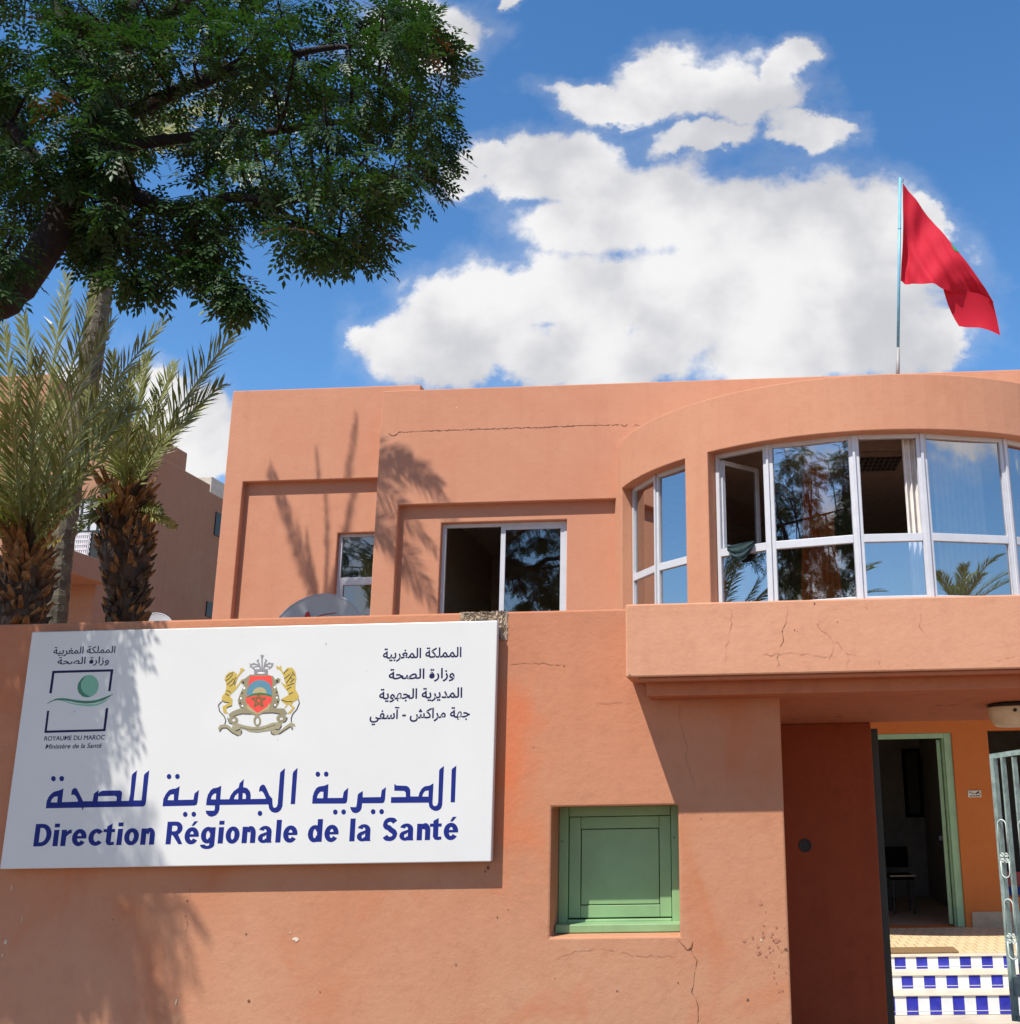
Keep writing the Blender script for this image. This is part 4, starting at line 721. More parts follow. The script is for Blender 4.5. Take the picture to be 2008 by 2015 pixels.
s.build('joint_line', M['tile_white'], st)
a, bb = at(1757, 1880, 4.05), at(1890, 1873, 4.05)
dm = MB(); dm.box(a.x, bb.x, 4.10, 4.40, LZ + .0145, LZ + .030); dmo = dm.build('door_mat', M['mat_brown'], None, bevel=.004)
tag(dmo, 'brown door mat lying at the edge of the tiled landing', 'mat')

# ------------------------------------------------------------------ health office building
TOP, TOPL = 6.635, 6.865
FY, LY = 6.0, 6.4
BX0 = -4.475                                    # where the projecting block starts
house = thing('office_building', 'two-storey terracotta office building with a curved glazed bay above the door', 'building', (-1, 8, GROUND))
w = MB(); PZ0 = 3.2
w.wall((-6.654, -4.1), (2.9, TOPL), LY, LY + .25, [(-6.406, -4.3, PZ0, 5.585)]); w.wall((-6.43, -4.25), (3.0, 5.7), LY + .092, LY + .22, [(-5.13, -4.28, 3.4, 4.878)])
w.box(-6.6535, -4.10, LY + .249, 14, 2.9, TOPL - .002) if False else None
w.box(-6.652, -6.40, LY + .251, 14, GROUND, TOPL - .001); w.box(-4.34, -4.10, LY + .2505, 14, 5.8, TOPL - .001)
w.box(-6.40, -4.34, LY + .2505, 14, 6.2, 6.40)
w.build('wall', M['house_plaster'], house, weld=True, bevel=.012)
w = MB()
w.wall((BX0, 9), (2.9, TOP), FY, FY + .25, [(-4.19, -1.32, PZ0, 5.10), (-1.28, 4.48, 3.1, 5.6)])
w.wall((-4.30, -1.2), (3.0, 5.3), FY + .092, FY + .21, [(-3.658, -2.068, 3.4, 4.874)])
w.box(BX0 + .001, BX0 + .25, FY + .2505, 14, 2.9, TOP - .001); w.box(BX0 + .25, 9, FY + .2505, 14, 6.1, 6.3); w.box(8.75, 9, FY + .2505, 14, 2.9, TOP - .001)
crack(w, [(764, 853), (775, 858), (788, 850), (870, 847), (950, 844), (1060, 841), (1150, 837), (1205, 836), (1222, 835), (1228, 839), (1236, 834)], FY, .011, 1, 40, .008)
crack(w, [(1244, 841), (1252, 836), (1260, 838)], FY, .006, 1, 41, .006)
blot(w, 899, 802, FY, .016, 2, 130, .35)
w.build('wall', [M['house_plaster'], M['crack'], M['chip']], house, weld=True, bevel=.012)
# curved bay
BC = (1.6, 7.0); BR = 3.2
def pol(a, r): return (BC[0] + r * math.sin(R(a)), BC[1] - r * math.cos(R(a)))
def cyl(a, y, z):
    x_, y_ = pol(a, BR - y); return (x_, y_, z)
w = MB()
w.wall([*range(-80, 81, 4)], (2.97, 5.772), 0.0, 0.30, [(-66.8, -41.3, 3.40, 5.155), (-35.4, 62, 3.40, 5.155)], mp=cyl)
n0 = len(w.v)
w.build('bay_wall', M['bay_plaster'], house, weld=True, bevel=.010)
w = MB(); ang = list(range(-80, 81, 4))
def disc(z, r, flip):
    pts = [(*pol(a, r), z) for a in ang]
    w.face(pts if not flip else pts[::-1])
disc(2.985, BR - .02, False); disc(3.30, BR - .31, True); w.build('bay_floor', M['house_plaster'], house)
w = MB(); disc(5.665, BR - .05, True); disc(5.46, BR - .31, False); w.build('bay_ceiling', M['room_ceiling'], house)
# inside of the upper storey
w = MB(); w.box(-6.4, 8.7, LY + .26, 11, 3.08, 3.29); w.box(-4.2, 8.7, FY + .255, LY + .2595, 3.081, 3.289); w.build('upper_floor', M['room_floor'], house)
w = MB(); w.box(-6.4, 8.7, LY + .26, 11, 5.46, 5.62); w.box(-4.2, 8.7, FY + .255, LY + .2595, 5.461, 5.619); w.build('upper_ceiling', M['room_ceiling'], house)
w = MB(); w.box(-6.4, 8.7, 10.8, 11, 3.29, 5.46); w.box(-4.30, -4.1, FY + .26, 10.8, 3.29, 5.46); w.box(-1.55, -1.38, FY + .26, 10.8, 3.29, 5.46); w.box(5.0, 5.2, FY + .26, 10.8, 3.29, 5.46)
w.build('inner_wall', M['room_wall'], house)

def pane_window(poly2, z0, z1, zt, glass_top, glass_low, fw=.044, dep=.05, split=None, name='window'):
    """one flat window between plan points poly2 = (a, b): frame with transom at zt; panes as children"""
    a, b = Vector((*poly2[0], 0)), Vector((*poly2[1], 0)); d = (b - a).normalized(); n = Vector((d.y, -d.x, 0))   # n points outward (towards the street)
    Lw = (b - a).length
    def P(t, z, o=0): return a + d * t + n * o + Vector((0, 0, z))
    f = MB()
    def frame(t0, t1, za, zb, wd, o0, o1):
        for (ta, tb, zc, zd) in ((t0, t0 + wd, za, zb), (t1 - wd, t1, za, zb), (t0 + wd, t1 - wd, zb - wd, zb), (t0 + wd, t1 - wd, za, za + wd)):
            q0 = [P(ta, zc, o1), P(tb, zc, o1), P(tb, zd, o1), P(ta, zd, o1)]; q1 = [P(ta, zc, o0), P(tb, zc, o0), P(tb, zd, o0), P(ta, zd, o0)]
            f.face(q0); f.face(q1[::-1])
            for k in range(4): f.face([q1[k], q1[(k + 1) % 4], q0[(k + 1) % 4], q0[k]])
    frame(0.001, Lw - .001, z0, z1, fw, -dep / 2, dep / 2)
    if zt:
        for ta, tb, zc, zd, o in ((fw, Lw - fw, zt - .042, zt + .042, dep / 2 + .004),):
            q0 = [P(ta, zc, o), P(tb, zc, o), P(tb, zd, o), P(ta, zd, o)]; q1 = [P(ta, zc, -o), P(tb, zc, -o), P(tb, zd, -o), P(ta, zd, -o)]
            f.face(q0); f.face(q1[::-1])
            for k in range(4): f.face([q1[k], q1[(k + 1) % 4], q0[(k + 1) % 4], q0[k]])
    fo = f.build(name, M['aluminium'], house, weld=True, bevel=.004)
    def pane(t0, t1, za, zb, gm, o=0.0, tilt=0.0):
        g = MB(); e = tilt
        g.face([P(t0, za, o - e), P(t1, za, o + e), P(t1, zb, o + e * .6), P(t0, zb, o - e * .6)]); g.build('pane', gm, fo)
    if glass_top: pane(fw - .005, Lw - fw + .005, (zt or z0 + fw - .04) + .04, z1 - fw + .005, glass_top)
    if zt and glass_low: pane(fw - .005, Lw - fw + .005, z0 + fw - .005, zt - .04, glass_low)
    return fo, P, Lw
SG, CG = M['solar_glass'], M['clear_glass']
BRF = 3.045
mull = [-66.6, -54.0, -41.2]
pane_window((pol(-66.7, BRF), pol(-54.1, BRF)), 3.40, 5.155, 4.045, SG, SG)
pane_window((pol(-53.9, BRF), pol(-41.2, BRF)), 3.40, 5.155, 4.045, SG, SG)
units = [(-35.3, -23.2), (-23.0, -5.95), (-5.75, 7.25), (7.45, 25.3), (25.5, 43.0), (43.2, 61.9)]
frames = []
for i, (a0, a1) in enumerate(units):
    frames.append(pane_window((pol(a0, BRF), pol(a1, BRF)), 3.40, 5.155, 4.045, None if i in (0, 2) else SG, SG))
# cover strips over the joints between the bay windows
for a0 in (-54.0, -23.1, -5.85, 7.35, 25.4, 43.1):
    f = MB(); p0, p1 = pol(a0, BRF + .036), pol(a0, BRF + .0255)
    f.bar((*p0, 3.40), (*p0, 5.15), .026, .02, (p0[0] - BC[0], p0[1] - BC[1], 0)); f.build('mullion', M['aluminium'], house)
# open casement of the first wide-bay window (swung into the room)
fo, P, Lw = frames[0]
s = MB(); ha = P(.055, 0, -.03); sd = (P(1, 0) - P(0, 0)); inn = -(P(0, 0, 1) - P(0, 0, 0)); dd = (sd * .30 + inn * .95).normalized(); ww = Lw - .12
def cp(t, z): return Vector((ha.x, ha.y, 0)) + dd * t + Vector((0, 0, z))
for (t0, t1) in ((0, 0), (ww, ww)): s.bar(cp(t0, 4.10), cp(t0, 5.09), .05, .04, dd)
s.bar(cp(0, 4.12), cp(ww, 4.12), .04, .05); s.bar(cp(0, 5.07), cp(ww, 5.07), .04, .05); cs = s.build('casement', M['aluminium'], fo)
s = MB(); s.face([cp(.02, 4.14), cp(ww - .02, 4.14), cp(ww - .02, 5.05), cp(.02, 5.05)]); s.build('pane', CG, fo)
# window of the middle block: two sliding sashes, the first pushed open
x0, x1, z0, z1, yy = -3.656, -2.070, 3.40, 4.872, 6.165
s = MB(); fwd = .045
s.box(x0, x0 + fwd, yy, yy + .05, z0, z1); s.box(x1 - fwd, x1, yy, yy + .05, z0, z1); s.box(x0 + fwd, x1 - fwd, yy + .0005, yy + .05, z1 - fwd, z1); s.box(x0 + fwd, x1 - fwd, yy + .0005, yy + .05, z0, z0 + fwd)
xm = -2.915
s.box(xm, xm + .06, yy + .006, yy + .036, z0 + fwd, z1 - fwd); s.box(x1 - fwd - .045, x1 - fwd, yy + .006, yy + .034, z0 + fwd, z1 - fwd); s.box(xm + .06, x1 - fwd - .045, yy + .006, yy + .034, z1 - fwd - .045, z1 - fwd)
wo2 = s.build('window', M['aluminium'], house, bevel=.003)
s = MB(); s.face([(xm + .05, yy + .02, z0 + fwd), (x1 - fwd - .04, yy + .02, z0 + fwd), (x1 - fwd - .04, yy + .02, z1 - fwd - .03), (xm + .05, yy + .02, z1 - fwd - .03)]); s.build('pane', M['clear_glass'], wo2)
# narrow window of the set-back block
x0, x1, z0, z1, yy = -5.128, -4.29, 3.40, 4.876, 6.555
s = MB(); zt = 4.27
s.box(x0, x0 + .045, yy, yy + .045, z0, z1); s.box(x1 - .045, x1, yy, yy + .045, z0, z1); s.box(x0 + .045, x1 - .045, yy + .0005, yy + .045, z1 - .04, z1); s.box(x0 + .045, x1 - .045, yy + .0005, yy + .045, z0, z0 + .04)
s.box(x0 + .045, x1 - .045, yy - .004, yy + .041, zt - .03, zt + .03)
s.box(x0 + .05, x0 + .09, yy - .006, yy + .03, z0 + .04, zt - .03); s.box(-4.57, -4.53, yy - .006, yy + .03, z0 + .04, zt - .03); s.box(x0 + .09, -4.57, yy - .006, yy + .03, zt - .07, zt - .03)
wo3 = s.build('window', M['aluminium'], house, bevel=.003)
for za, zb in ((zt + .03, z1 - .04), (z0 + .04, zt - .03)):
    s = MB(); s.face([(x0 + .04, yy + .02, za), (x1 - .04, yy + .02, za), (x1 - .04, yy + .02, zb), (x0 + .04, yy + .02, zb)]); s.build('pane', M['clear_glass'], wo3)
# ground floor front with the door and a dark opening
DX0, DX1, DZ1 = 1.20, 2.47, 2.165
OX0 = at(1949, 1500, 6.0).x
w = MB(); w.wall((-6.652, 0.6, 9), (GROUND, 2.97), FY + .001, FY + .26, [(DX0, DX1, LZ, DZ1), (OX0, 4.4, .35, at(1960, 1437, 6.0).z)])
w.build('ground_floor_wall', M['orange_plaster'], house, weld=True, bevel=.008)
w = MB(); w.box(DX1 + .07, OX0 + 1.8, FY - .014, FY - .0005, LZ + .001, LZ + .16); w.build('skirting', M['skirting'], house)
d = MB(); dw = .085
d.box(DX1 - dw, DX1 - .001, FY + .03, FY + .14, LZ, DZ1 - .001); d.box(DX0 + .001, DX0 + dw, FY + .03, FY + .14, LZ, DZ1 - .001); d.box(DX0 + dw, DX1 - dw, FY + .031, FY + .14, DZ1 - .06, DZ1 - .0015)
d.box(DX1 - dw - .02, DX1 - dw, FY + .07, FY + .14, LZ, DZ1 - .06)
df = d.build('door', M['door_green'], house, bevel=.004)
d = MB(); dx = DX1 - dw - .05; d.bar((dx, FY + .14, (LZ + DZ1) / 2 - .03), (2.57, FY + .98, (LZ + DZ1) / 2 - .03), .045, DZ1 - LZ - .09); d.build('door_leaf', M['door_green'], df, bevel=.004)
d = MB(); d.box(dx - .065, dx - .02, FY + .16, FY + .26, LZ + .92, LZ + .97); d.build('handle', M['steel_dark'], df)
# entrance hall behind the door and the room behind the dark opening
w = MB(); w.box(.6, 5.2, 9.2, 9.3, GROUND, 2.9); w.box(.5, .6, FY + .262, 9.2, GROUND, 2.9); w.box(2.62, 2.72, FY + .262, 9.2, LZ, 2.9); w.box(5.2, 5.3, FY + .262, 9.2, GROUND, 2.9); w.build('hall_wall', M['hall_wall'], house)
w = MB(); w.box(.6, 5.2, FY + .003, 9.2, GROUND, LZ - .004); w.build('hall_floor', M['skirting'], house)
w = MB(); w.box(.5, 5.3, FY + .262, 9.3, 2.6, 2.7); w.build('hall_ceiling', M['room_ceiling'], house)
# neighbours inside the hall
k = at(1793, 1540, 9.15); pt = thing('picture_frame', 'tall dark framed panel on the back wall of the entrance hall', 'picture', (k.x, 9.17, k.z))
a, bb = at(1775, 1474, 9.15), at(1820, 1608, 9.15)
s = MB(); s.box(a.x, bb.x, 9.15, 9.195, bb.z, a.z); s.build('frame', M['dark_wood'], pt, bevel=.004)
s = MB(); s.box(a.x + .05, bb.x - .05, 9.145, 9.152, bb.z + .05, a.z - .05); s.build('panel', M['lamp_base'], pt)
ch = thing('hall_chair', 'dark office chair with square back standing inside the doorway', 'chair', (1.93, 7.6, LZ))
a, bb = at(1743, 1667, 7.6), at(1790, 1710, 7.6)
s = MB(); s.box(a.x, bb.x, 7.62, 7.66, LZ + .52, a.z); s.build('backrest', M['dark_wood'], ch, bevel=.015)
s = MB(); s.box(a.x, bb.x, 7.2, 7.62, LZ + .40, LZ + .46); s.build('seat', M['dark_wood'], ch, bevel=.015)
s = MB(); s.box(a.x - .02, bb.x + .02, 7.185, 7.198, LZ + .445, LZ + .46); s.build('seat_edge', M['pale_edge'], ch)
for x_ in (a.x + .02, bb.x - .02):
    for y_ in (7.24, 7.6):
        s = MB(); s.tube([(x_, y_, LZ), (x_, y_, LZ + .42)], .014, 8); s.build('leg', M['steel_dark'], ch)
nb = MB(); a, bb = at(1905, 1556, 5.995), at(1932, 1569, 5.995)
nb.box(a.x, bb.x, 5.988, 5.9985, bb.z, a.z); nt_ = thing('camera_notice', 'small cream notice with a camera symbol on the orange wall beside the door', 'sign', (a.x, 5.99, a.z))
nb.build('plate', M['card'], nt_)
s = MB(); W_, H_ = bb.x - a.x, a.z - bb.z
def np_(u, v): return (a.x + u * W_, 5.9865, bb.z + v * H_)
s.face([np_(.53, .55), np_(.60, .45), np_(.88, .72), np_(.84, .92)]); s.face([np_(.80, .48), np_(.95, .40), np_(.97, .48), np_(.82, .56)])
for u0, u1, v0, v1 in ((.08, .26, .70, .80), (.27, .46, .54, .64), (.12, .30, .15, .27), (.33, .52, .15, .27), (.56, .88, .15, .27)): s.face([np_(u0, v0), np_(u1, v0), np_(u1, v1), np_(u0, v1)])
s.build('symbol', M['dark_wood'], nt_)
bp = thing('blue_board', 'blue board with a red top half hidden behind the gate bars', 'board', (3.2, 6.6, LZ))
a = at(1988, 1745, 6.5); s = MB(); s.box(a.x - .02, a.x + .5, 6.5, 6.55, LZ - .004, a.z); s.build('panel', M['blue_panel'], bp)
s = MB(); s.box(a.x - .03, a.x + .5, 6.49, 6.56, a.z, a.z + .16); s.build('top', M['red_panel'], bp)
# ------------------------------------------------------------------ white board on the wall
SX0, SX1, SZ0, SZ1, SD = -4.537, -1.505, 1.214, 2.670, 0.085
board = thing('sign_board', 'white board with blue Arabic and French lettering, crest and green logo on the wall', 'sign', (SX0, 0, SZ0))
s = MB(); s.box(SX0, SX1, -SD, -.03, SZ0, SZ1); s.build('panel', M['sign_white'], board, weld=True, bevel=.006)
s = MB()
for x in (SX0 + .25, -3.0, SX1 - .25): s.box(x - .03, x + .03, -.0305, -.001, SZ0 + .06, SZ1 - .06)
s.build('batten', M['steel_dark'], board)
KX = (SX1 - SX0) / 3.0311
def fill(rings, offset=0.0):
    """flat polygons filling one outline with its holes (any unit)"""
    cu = bpy.data.curves.new('outline', 'CURVE'); cu.dimensions = '2D'; cu.fill_mode = 'FRONT'; cu.offset = offset
    for r in rings:
        sp = cu.splines.new('POLY'); sp.points.add(len(r) - 1); sp.use_cyclic_u = True
        for p, (x, y) in zip(sp.points, r): p.co = (x, y, 0, 1)
    o = bpy.data.objects.new('outline', cu); col.objects.link(o)
    dg = bpy.context.evaluated_depsgraph_get(); me = bpy.data.meshes.new_from_object(o.evaluated_get(dg)); out = []
    for p in me.polygons:
        pts = [(me.vertices[v].co.x, me.vertices[v].co.y) for v in p.vertices]
        out.append(pts if area(pts) > 0 else pts[::-1])
    bpy.data.objects.remove(o); bpy.data.curves.remove(cu); bpy.data.meshes.remove(me)
    return out
def area(p): return sum(p[i][0] * p[(i + 1) % len(p)][1] - p[(i + 1) % len(p)][0] * p[i][1] for i in range(len(p))) / 2
def inside(pt, poly):
    x, y = pt; c = False
    for i in range(len(poly)):
        (x1, y1), (x2, y2) = poly[i], poly[i - 1]
        if (y1 > y) != (y2 > y) and x < (x2 - x1) * (y - y1) / (y2 - y1) + x1: c = not c
    return c
def art_obj(name, items):
    mats = []; mb = MB()
    for k, (mat, rings) in enumerate(items):
        if mat not in mats: mats.append(mat)
        y = -SD - .0006 - .00002 * k
        for pts in fill([[(x / 1000, y_ / 1000) for x, y_ in r] for r in rings]):
            mb.face([(SX0 + x * KX, y, SZ0 + z) for x, z in pts], mats.index(mat))
    return mb.build(name, [M[m] for m in mats], board)
for lay in ('ministry_logo', 'coat_of_arms'):
    art_obj(lay, [(m, r) for l_, m, r in ART if l_ == lay])
for xa_, xb_ in ((0, 903), (903, 1845), (1845, 3100)):
    art_obj('headline_word', [(m, r) for l_, m, r in ART if l_ == 'headline_arabic' and xa_ <= sum(p_[0] for p_ in r[0]) / len(r[0]) < xb_])
# French headline: bold condensed letters drawn with strokes
def letters(LAT, base, H):
    mb = MB(); S = .240; T = .182; cnt = [0]
    def put(poly, ox):
        cnt[0] += 1; y = -SD - .0006 - .00002 * (cnt[0] % 23)
        ar = sum(poly[i][0] * poly[(i + 1) % len(poly)][1] - poly[(i + 1) % len(poly)][0] * poly[i][1] for i in range(len(poly)))
        if ar < 0: poly = poly[::-1]
        mb.face([(SX0 + (ox + p[0] * H) / 1000 * KX, y, SZ0 + (base + p[1] * H) / 1000) for p in poly])
    def rect(ox, x0, x1, y0, y1): put([(x0, y0), (x1, y0), (x1, y1), (x0, y1)], ox)
    def ring(ox, cx, cy, rx, ry, a0, a1, s=S, t=T, n=22):
        n = max(4, int(n * abs(a1 - a0) / 360) + 2)
        for i in range(n):
            u0, u1 = R(a0 + (a1 - a0) * i / n), R(a0 + (a1 - a0) * (i + 1) / n)
            put([(cx + rx * math.cos(u0), cy + ry * math.sin(u0)), (cx + rx * math.cos(u1), cy + ry * math.sin(u1)), (cx + (rx - s) * math.cos(u1), cy + (ry - t) * math.sin(u1)), (cx + (rx - s) * math.cos(u0), cy + (ry - t) * math.sin(u0))], ox)
    def strip(ox, pts, ws):
        for i in range(len(pts) - 1):
            def nn(k):
                a, b = pts[max(k - 1, 0)], pts[min(k + 1, len(pts) - 1)]; dx, dy = b[0] - a[0], b[1] - a[1]; l = math.hypot(dx, dy); return (-dy / l * ws[k] / 2, dx / l * ws[k] / 2)
            n0, n1 = nn(i), nn(i + 1); a, b = pts[i], pts[i + 1]
            put([(a[0] - n0[0], a[1] - n0[1]), (b[0] - n1[0], b[1] - n1[1]), (b[0] + n1[0], b[1] + n1[1]), (a[0] + n0[0], a[1] + n0[1])], ox)
    XH = .735
    for chx, xa, xb in LAT:
        (xa, xb) = (xa - 20, xb + 3) if chx == 't' else (xa, xb + 8) if chx == 'c' else (xa, xb); w = (xb - xa) / H; o = xa; acc = chx == 'é'; c_ = 'e' if acc else chx
        if c_ == 'D':
            rect(o, 0, S, 0, 1); rx = w * .58; rect(o, S, w - rx, 1 - T, 1); rect(o, S, w - rx, 0, T); ring(o, w - rx, .5, rx, .5, -90, 90)
        elif c_ == 'i': rect(o, (w - S) / 2, (w + S) / 2, 0, XH - .015); rect(o, (w - S) / 2, (w + S) / 2, .83, 1)
        elif c_ == 'l': rect(o, (w - S) / 2, (w + S) / 2, 0, 1)
        elif c_ == 'r': rect(o, 0, S, 0, XH - .015); strip(o, [(S * .9, .45), (S * 1.15, .56), (S * 1.6, .635), (w * .97, .645)], [.10, .16, .17, .175])
        elif c_ == 'o': ring(o, w / 2, XH / 2 - .005, w / 2, XH / 2 + .012, 0, 360, n=28)
        elif c_ == 'c': ring(o, w / 2, XH / 2 - .005, w / 2, XH / 2 + .012, 38, 322, n=28)
        elif c_ == 'e':
            ring(o, w / 2, XH / 2 - .005, w / 2, XH / 2 + .012, 0, 326, n=28); rect(o, S * .8, w - .004, .315, .315 + .115)
            if acc: put([(w * .42, .80), (w * .60, .80), (w * .86, 1.0), (w * .60, 1.0)], o)
        elif c_ == 't':
            x0 = (w - S) * .46; put([(x0, .14), (x0 + S, .14), (x0 + S, .96), (x0, .84)], o); rect(o, 0, w * .94, XH - .155, XH - .015)
            strip(o, [(x0 + S / 2, .18), (x0 + S * .62, .09), (x0 + S * .95, .068), (w * .95, .085)], [S, .19, .15, .13])
        elif c_ == 'n':
            rect(o, 0, S, 0, XH - .015); rx = (w - S * .55) / 2; ring(o, w - rx, XH - .31, rx, .322, 0, 165); rect(o, w - S, w, 0, XH - .31)
        elif c_ == 'R':
            rect(o, 0, S, 0, 1); rx = w * .42; rect(o, S, w - rx - .04, 1 - T, 1); rect(o, S, w - rx - .04, .40, .40 + T - .01); ring(o, w - rx - .04, .70, rx, .30, -90, 90, S, T)
            put([(w * .38, .41), (w * .70, .45), (w * 1.02, 0), (w * .78, 0)], o)
        elif c_ == 'g':
            rect(o, w - S, w, -.06, XH - .015); ring(o, w / 2 - .015, XH / 2 + .01, w / 2 - .012, XH / 2, 30, 330); ring(o, w / 2, -.05, w / 2, .185, 180, 360, S, .145); rect(o, 0.0, S * .95, -.075, -.035)
        elif c_ == 'd': rect(o, w - S, w, 0, 1); ring(o, w / 2 - .015, XH / 2 - .005, w / 2 - .012, XH / 2 + .012, 25, 335)
        elif c_ == 'a':
            rect(o, w - S - .03, w - .03, .03, .50); put([(w - S - .03, .05), (w - .03, .1), (w, 0), (w - S * 1.02, 0)], o); ring(o, w / 2 - .015, .475, w / 2 - .015, .27, 0, 158, S, .145)
            ring(o, w * .42, .205, w * .42, .217, 60, 345, S * .92, .135); strip(o, [(w * .40, .375), (w * .62, .415), (w - S, .45)], [.115, .12, .12])
        elif c_ == 'S':
            pts = []; m_ = w / 2
            for a in np.linspace(20, 270, 14): pts.append((m_ + (m_ - S * .50) * math.cos(R(a)), .735 + .188 * math.sin(R(a))))
            pts = pts[:-2] + [(m_ * .80, .575), (m_ * 1.20, .455)]
            for a in np.linspace(65, -160, 13): pts.append((m_ + (m_ - S * .50) * math.cos(R(a)), .268 + .190 * math.sin(R(a))))
            strip(o, pts, [S * .96] * 3 + [T + .01] * 6 + [S * .97] * (len(pts) - 18) + [T + .01] * 6 + [S * .96] * 3)
    return mb.build('headline_word', M['blue'], board)
for i_, j_ in ((0, 9), (9, 18), (18, 20), (20, 22), (22, 27)): letters(LATIN[i_:j_], 130.0, 133.0)
# small lettering
def glyph_rings(body):
    """outer contours of a line of type, each with the holes that lie in it"""
    from mathutils.geometry import interpolate_bezier
    cu = bpy.data.curves.new('line', 'FONT'); cu.body = body; cu.size = 1.0
    o = bpy.data.objects.new('line', cu); col.objects.link(o)
    dg = bpy.context.evaluated_depsgraph_get(); cv = o.evaluated_get(dg).to_curve(dg); cons = []
    for sp in cv.splines:
        bp = sp.bezier_points; pts = []
        for i in range(len(bp)):
            p, n = bp[i], bp[(i + 1) % len(bp)]
            ch = n.co - p.co; bend = max((h_ - p.co - ch * ((h_ - p.co).dot(ch) / max(ch.dot(ch), 1e-12))).length for h_ in (p.handle_right, n.handle_left))
            pts += [(v.x, v.y) for v in interpolate_bezier(p.co, p.handle_right, n.handle_left, n.co, 5)[:-1]] if bend > 2e-3 else [(p.co.x, p.co.y)]
        pts = [p for i, p in enumerate(pts) if math.dist(p, pts[i - 1]) > 2e-3]
        if len(pts) > 2: cons.append(pts)
    bpy.data.objects.remove(o); bpy.data.curves.remove(cu)
    holes = [c for c in cons if any(d is not c and area(c) * area(d) < 0 and all(inside(p, d) for p in c[::3]) for d in cons)]
    return [[c] + [h_ for h_ in holes if area(h_) * area(c) < 0 and all(inside(p, c) for p in h_[::3])] for c in cons if c not in holes]
def text_mesh(name, lines, mat):
    mb = MB()
    for body, x0, x1, zb, hs, off, slant in lines:
        gl = glyph_rings(body); xs = [p[0] for g_ in gl for p in g_[0]]; lo, hi = min(xs), max(xs); sx = (x1 - x0) / (hi - lo)
        for k, g_ in enumerate(gl):
            y = -SD - .0006 - .00003 * (k % 6)
            for pts in fill(g_, off): mb.face([(SX0 + (x0 + (px_ - lo) * sx + slant * pz * hs) / 1000 * KX, y, SZ0 + (zb + pz * hs) / 1000) for px_, pz in pts])
    return mb.build(name, mat, board)
AR1 = '\ufe94\ufef4\ufe91\ufeae\ufed0\ufee4\ufedf\ufe8d \ufe94\ufedc\ufee0\ufee4\ufee4\ufedf\ufe8d'
AR2 = '\ufe94\ufea4\ufebc\ufedf\ufe8d \ufe93\ufead\ufe8d\ufeaf\ufeed'
AR3 = '\ufe94\ufef3\ufeee\ufeec\ufea0\ufedf\ufe8d \ufe94\ufef3\ufeae\ufef3\ufeaa\ufee4\ufedf\ufe8d'
AR4 = '\ufef2\ufed4\ufeb3\ufe81 - \ufeb6\ufedb\ufe8d\ufeae\ufee3 \ufe94\ufeec\ufe9f'
for ln_ in [(AR1, 2308, 2806, 1231, 86, .020, 0), (AR2, 2352, 2767, 1101, 86, .020, 0), (AR3, 2298, 2820, 978, 86, .020, 0), (AR4, 2245, 2873, 856, 86, .020, 0)]: text_mesh('ministry_line', [ln_], M['navy'])
for ln_ in [(AR1, 161, 566, 1309, 62, .014, 0), (AR2, 197, 533, 1243, 62, .014, 0)]: text_mesh('logo_line', [ln_], M['navy'])
for ln_ in [('ROYAUME DU MAROC', 175, 563, 766, 40, .012, 0.05), ('Ministère de la Santé', 190, 548, 716, 40, .014, 0.16)]: text_mesh('logo_line', [ln_], M['navy'])
# scuffs on the board
s = MB()
for i, (x, y, r, sx) in enumerate([(642, 1267, .007, .5), (722, 1320, .004, .6), (547, 1455, .005, .3), (147, 1400, .005, .6), (142, 1405, .003, 1), (148, 1431, .004, .3)]): blot(s, x, y, -SD, r, 0, 200 + i, sx)
s.build('scuff', M['grey'], board)

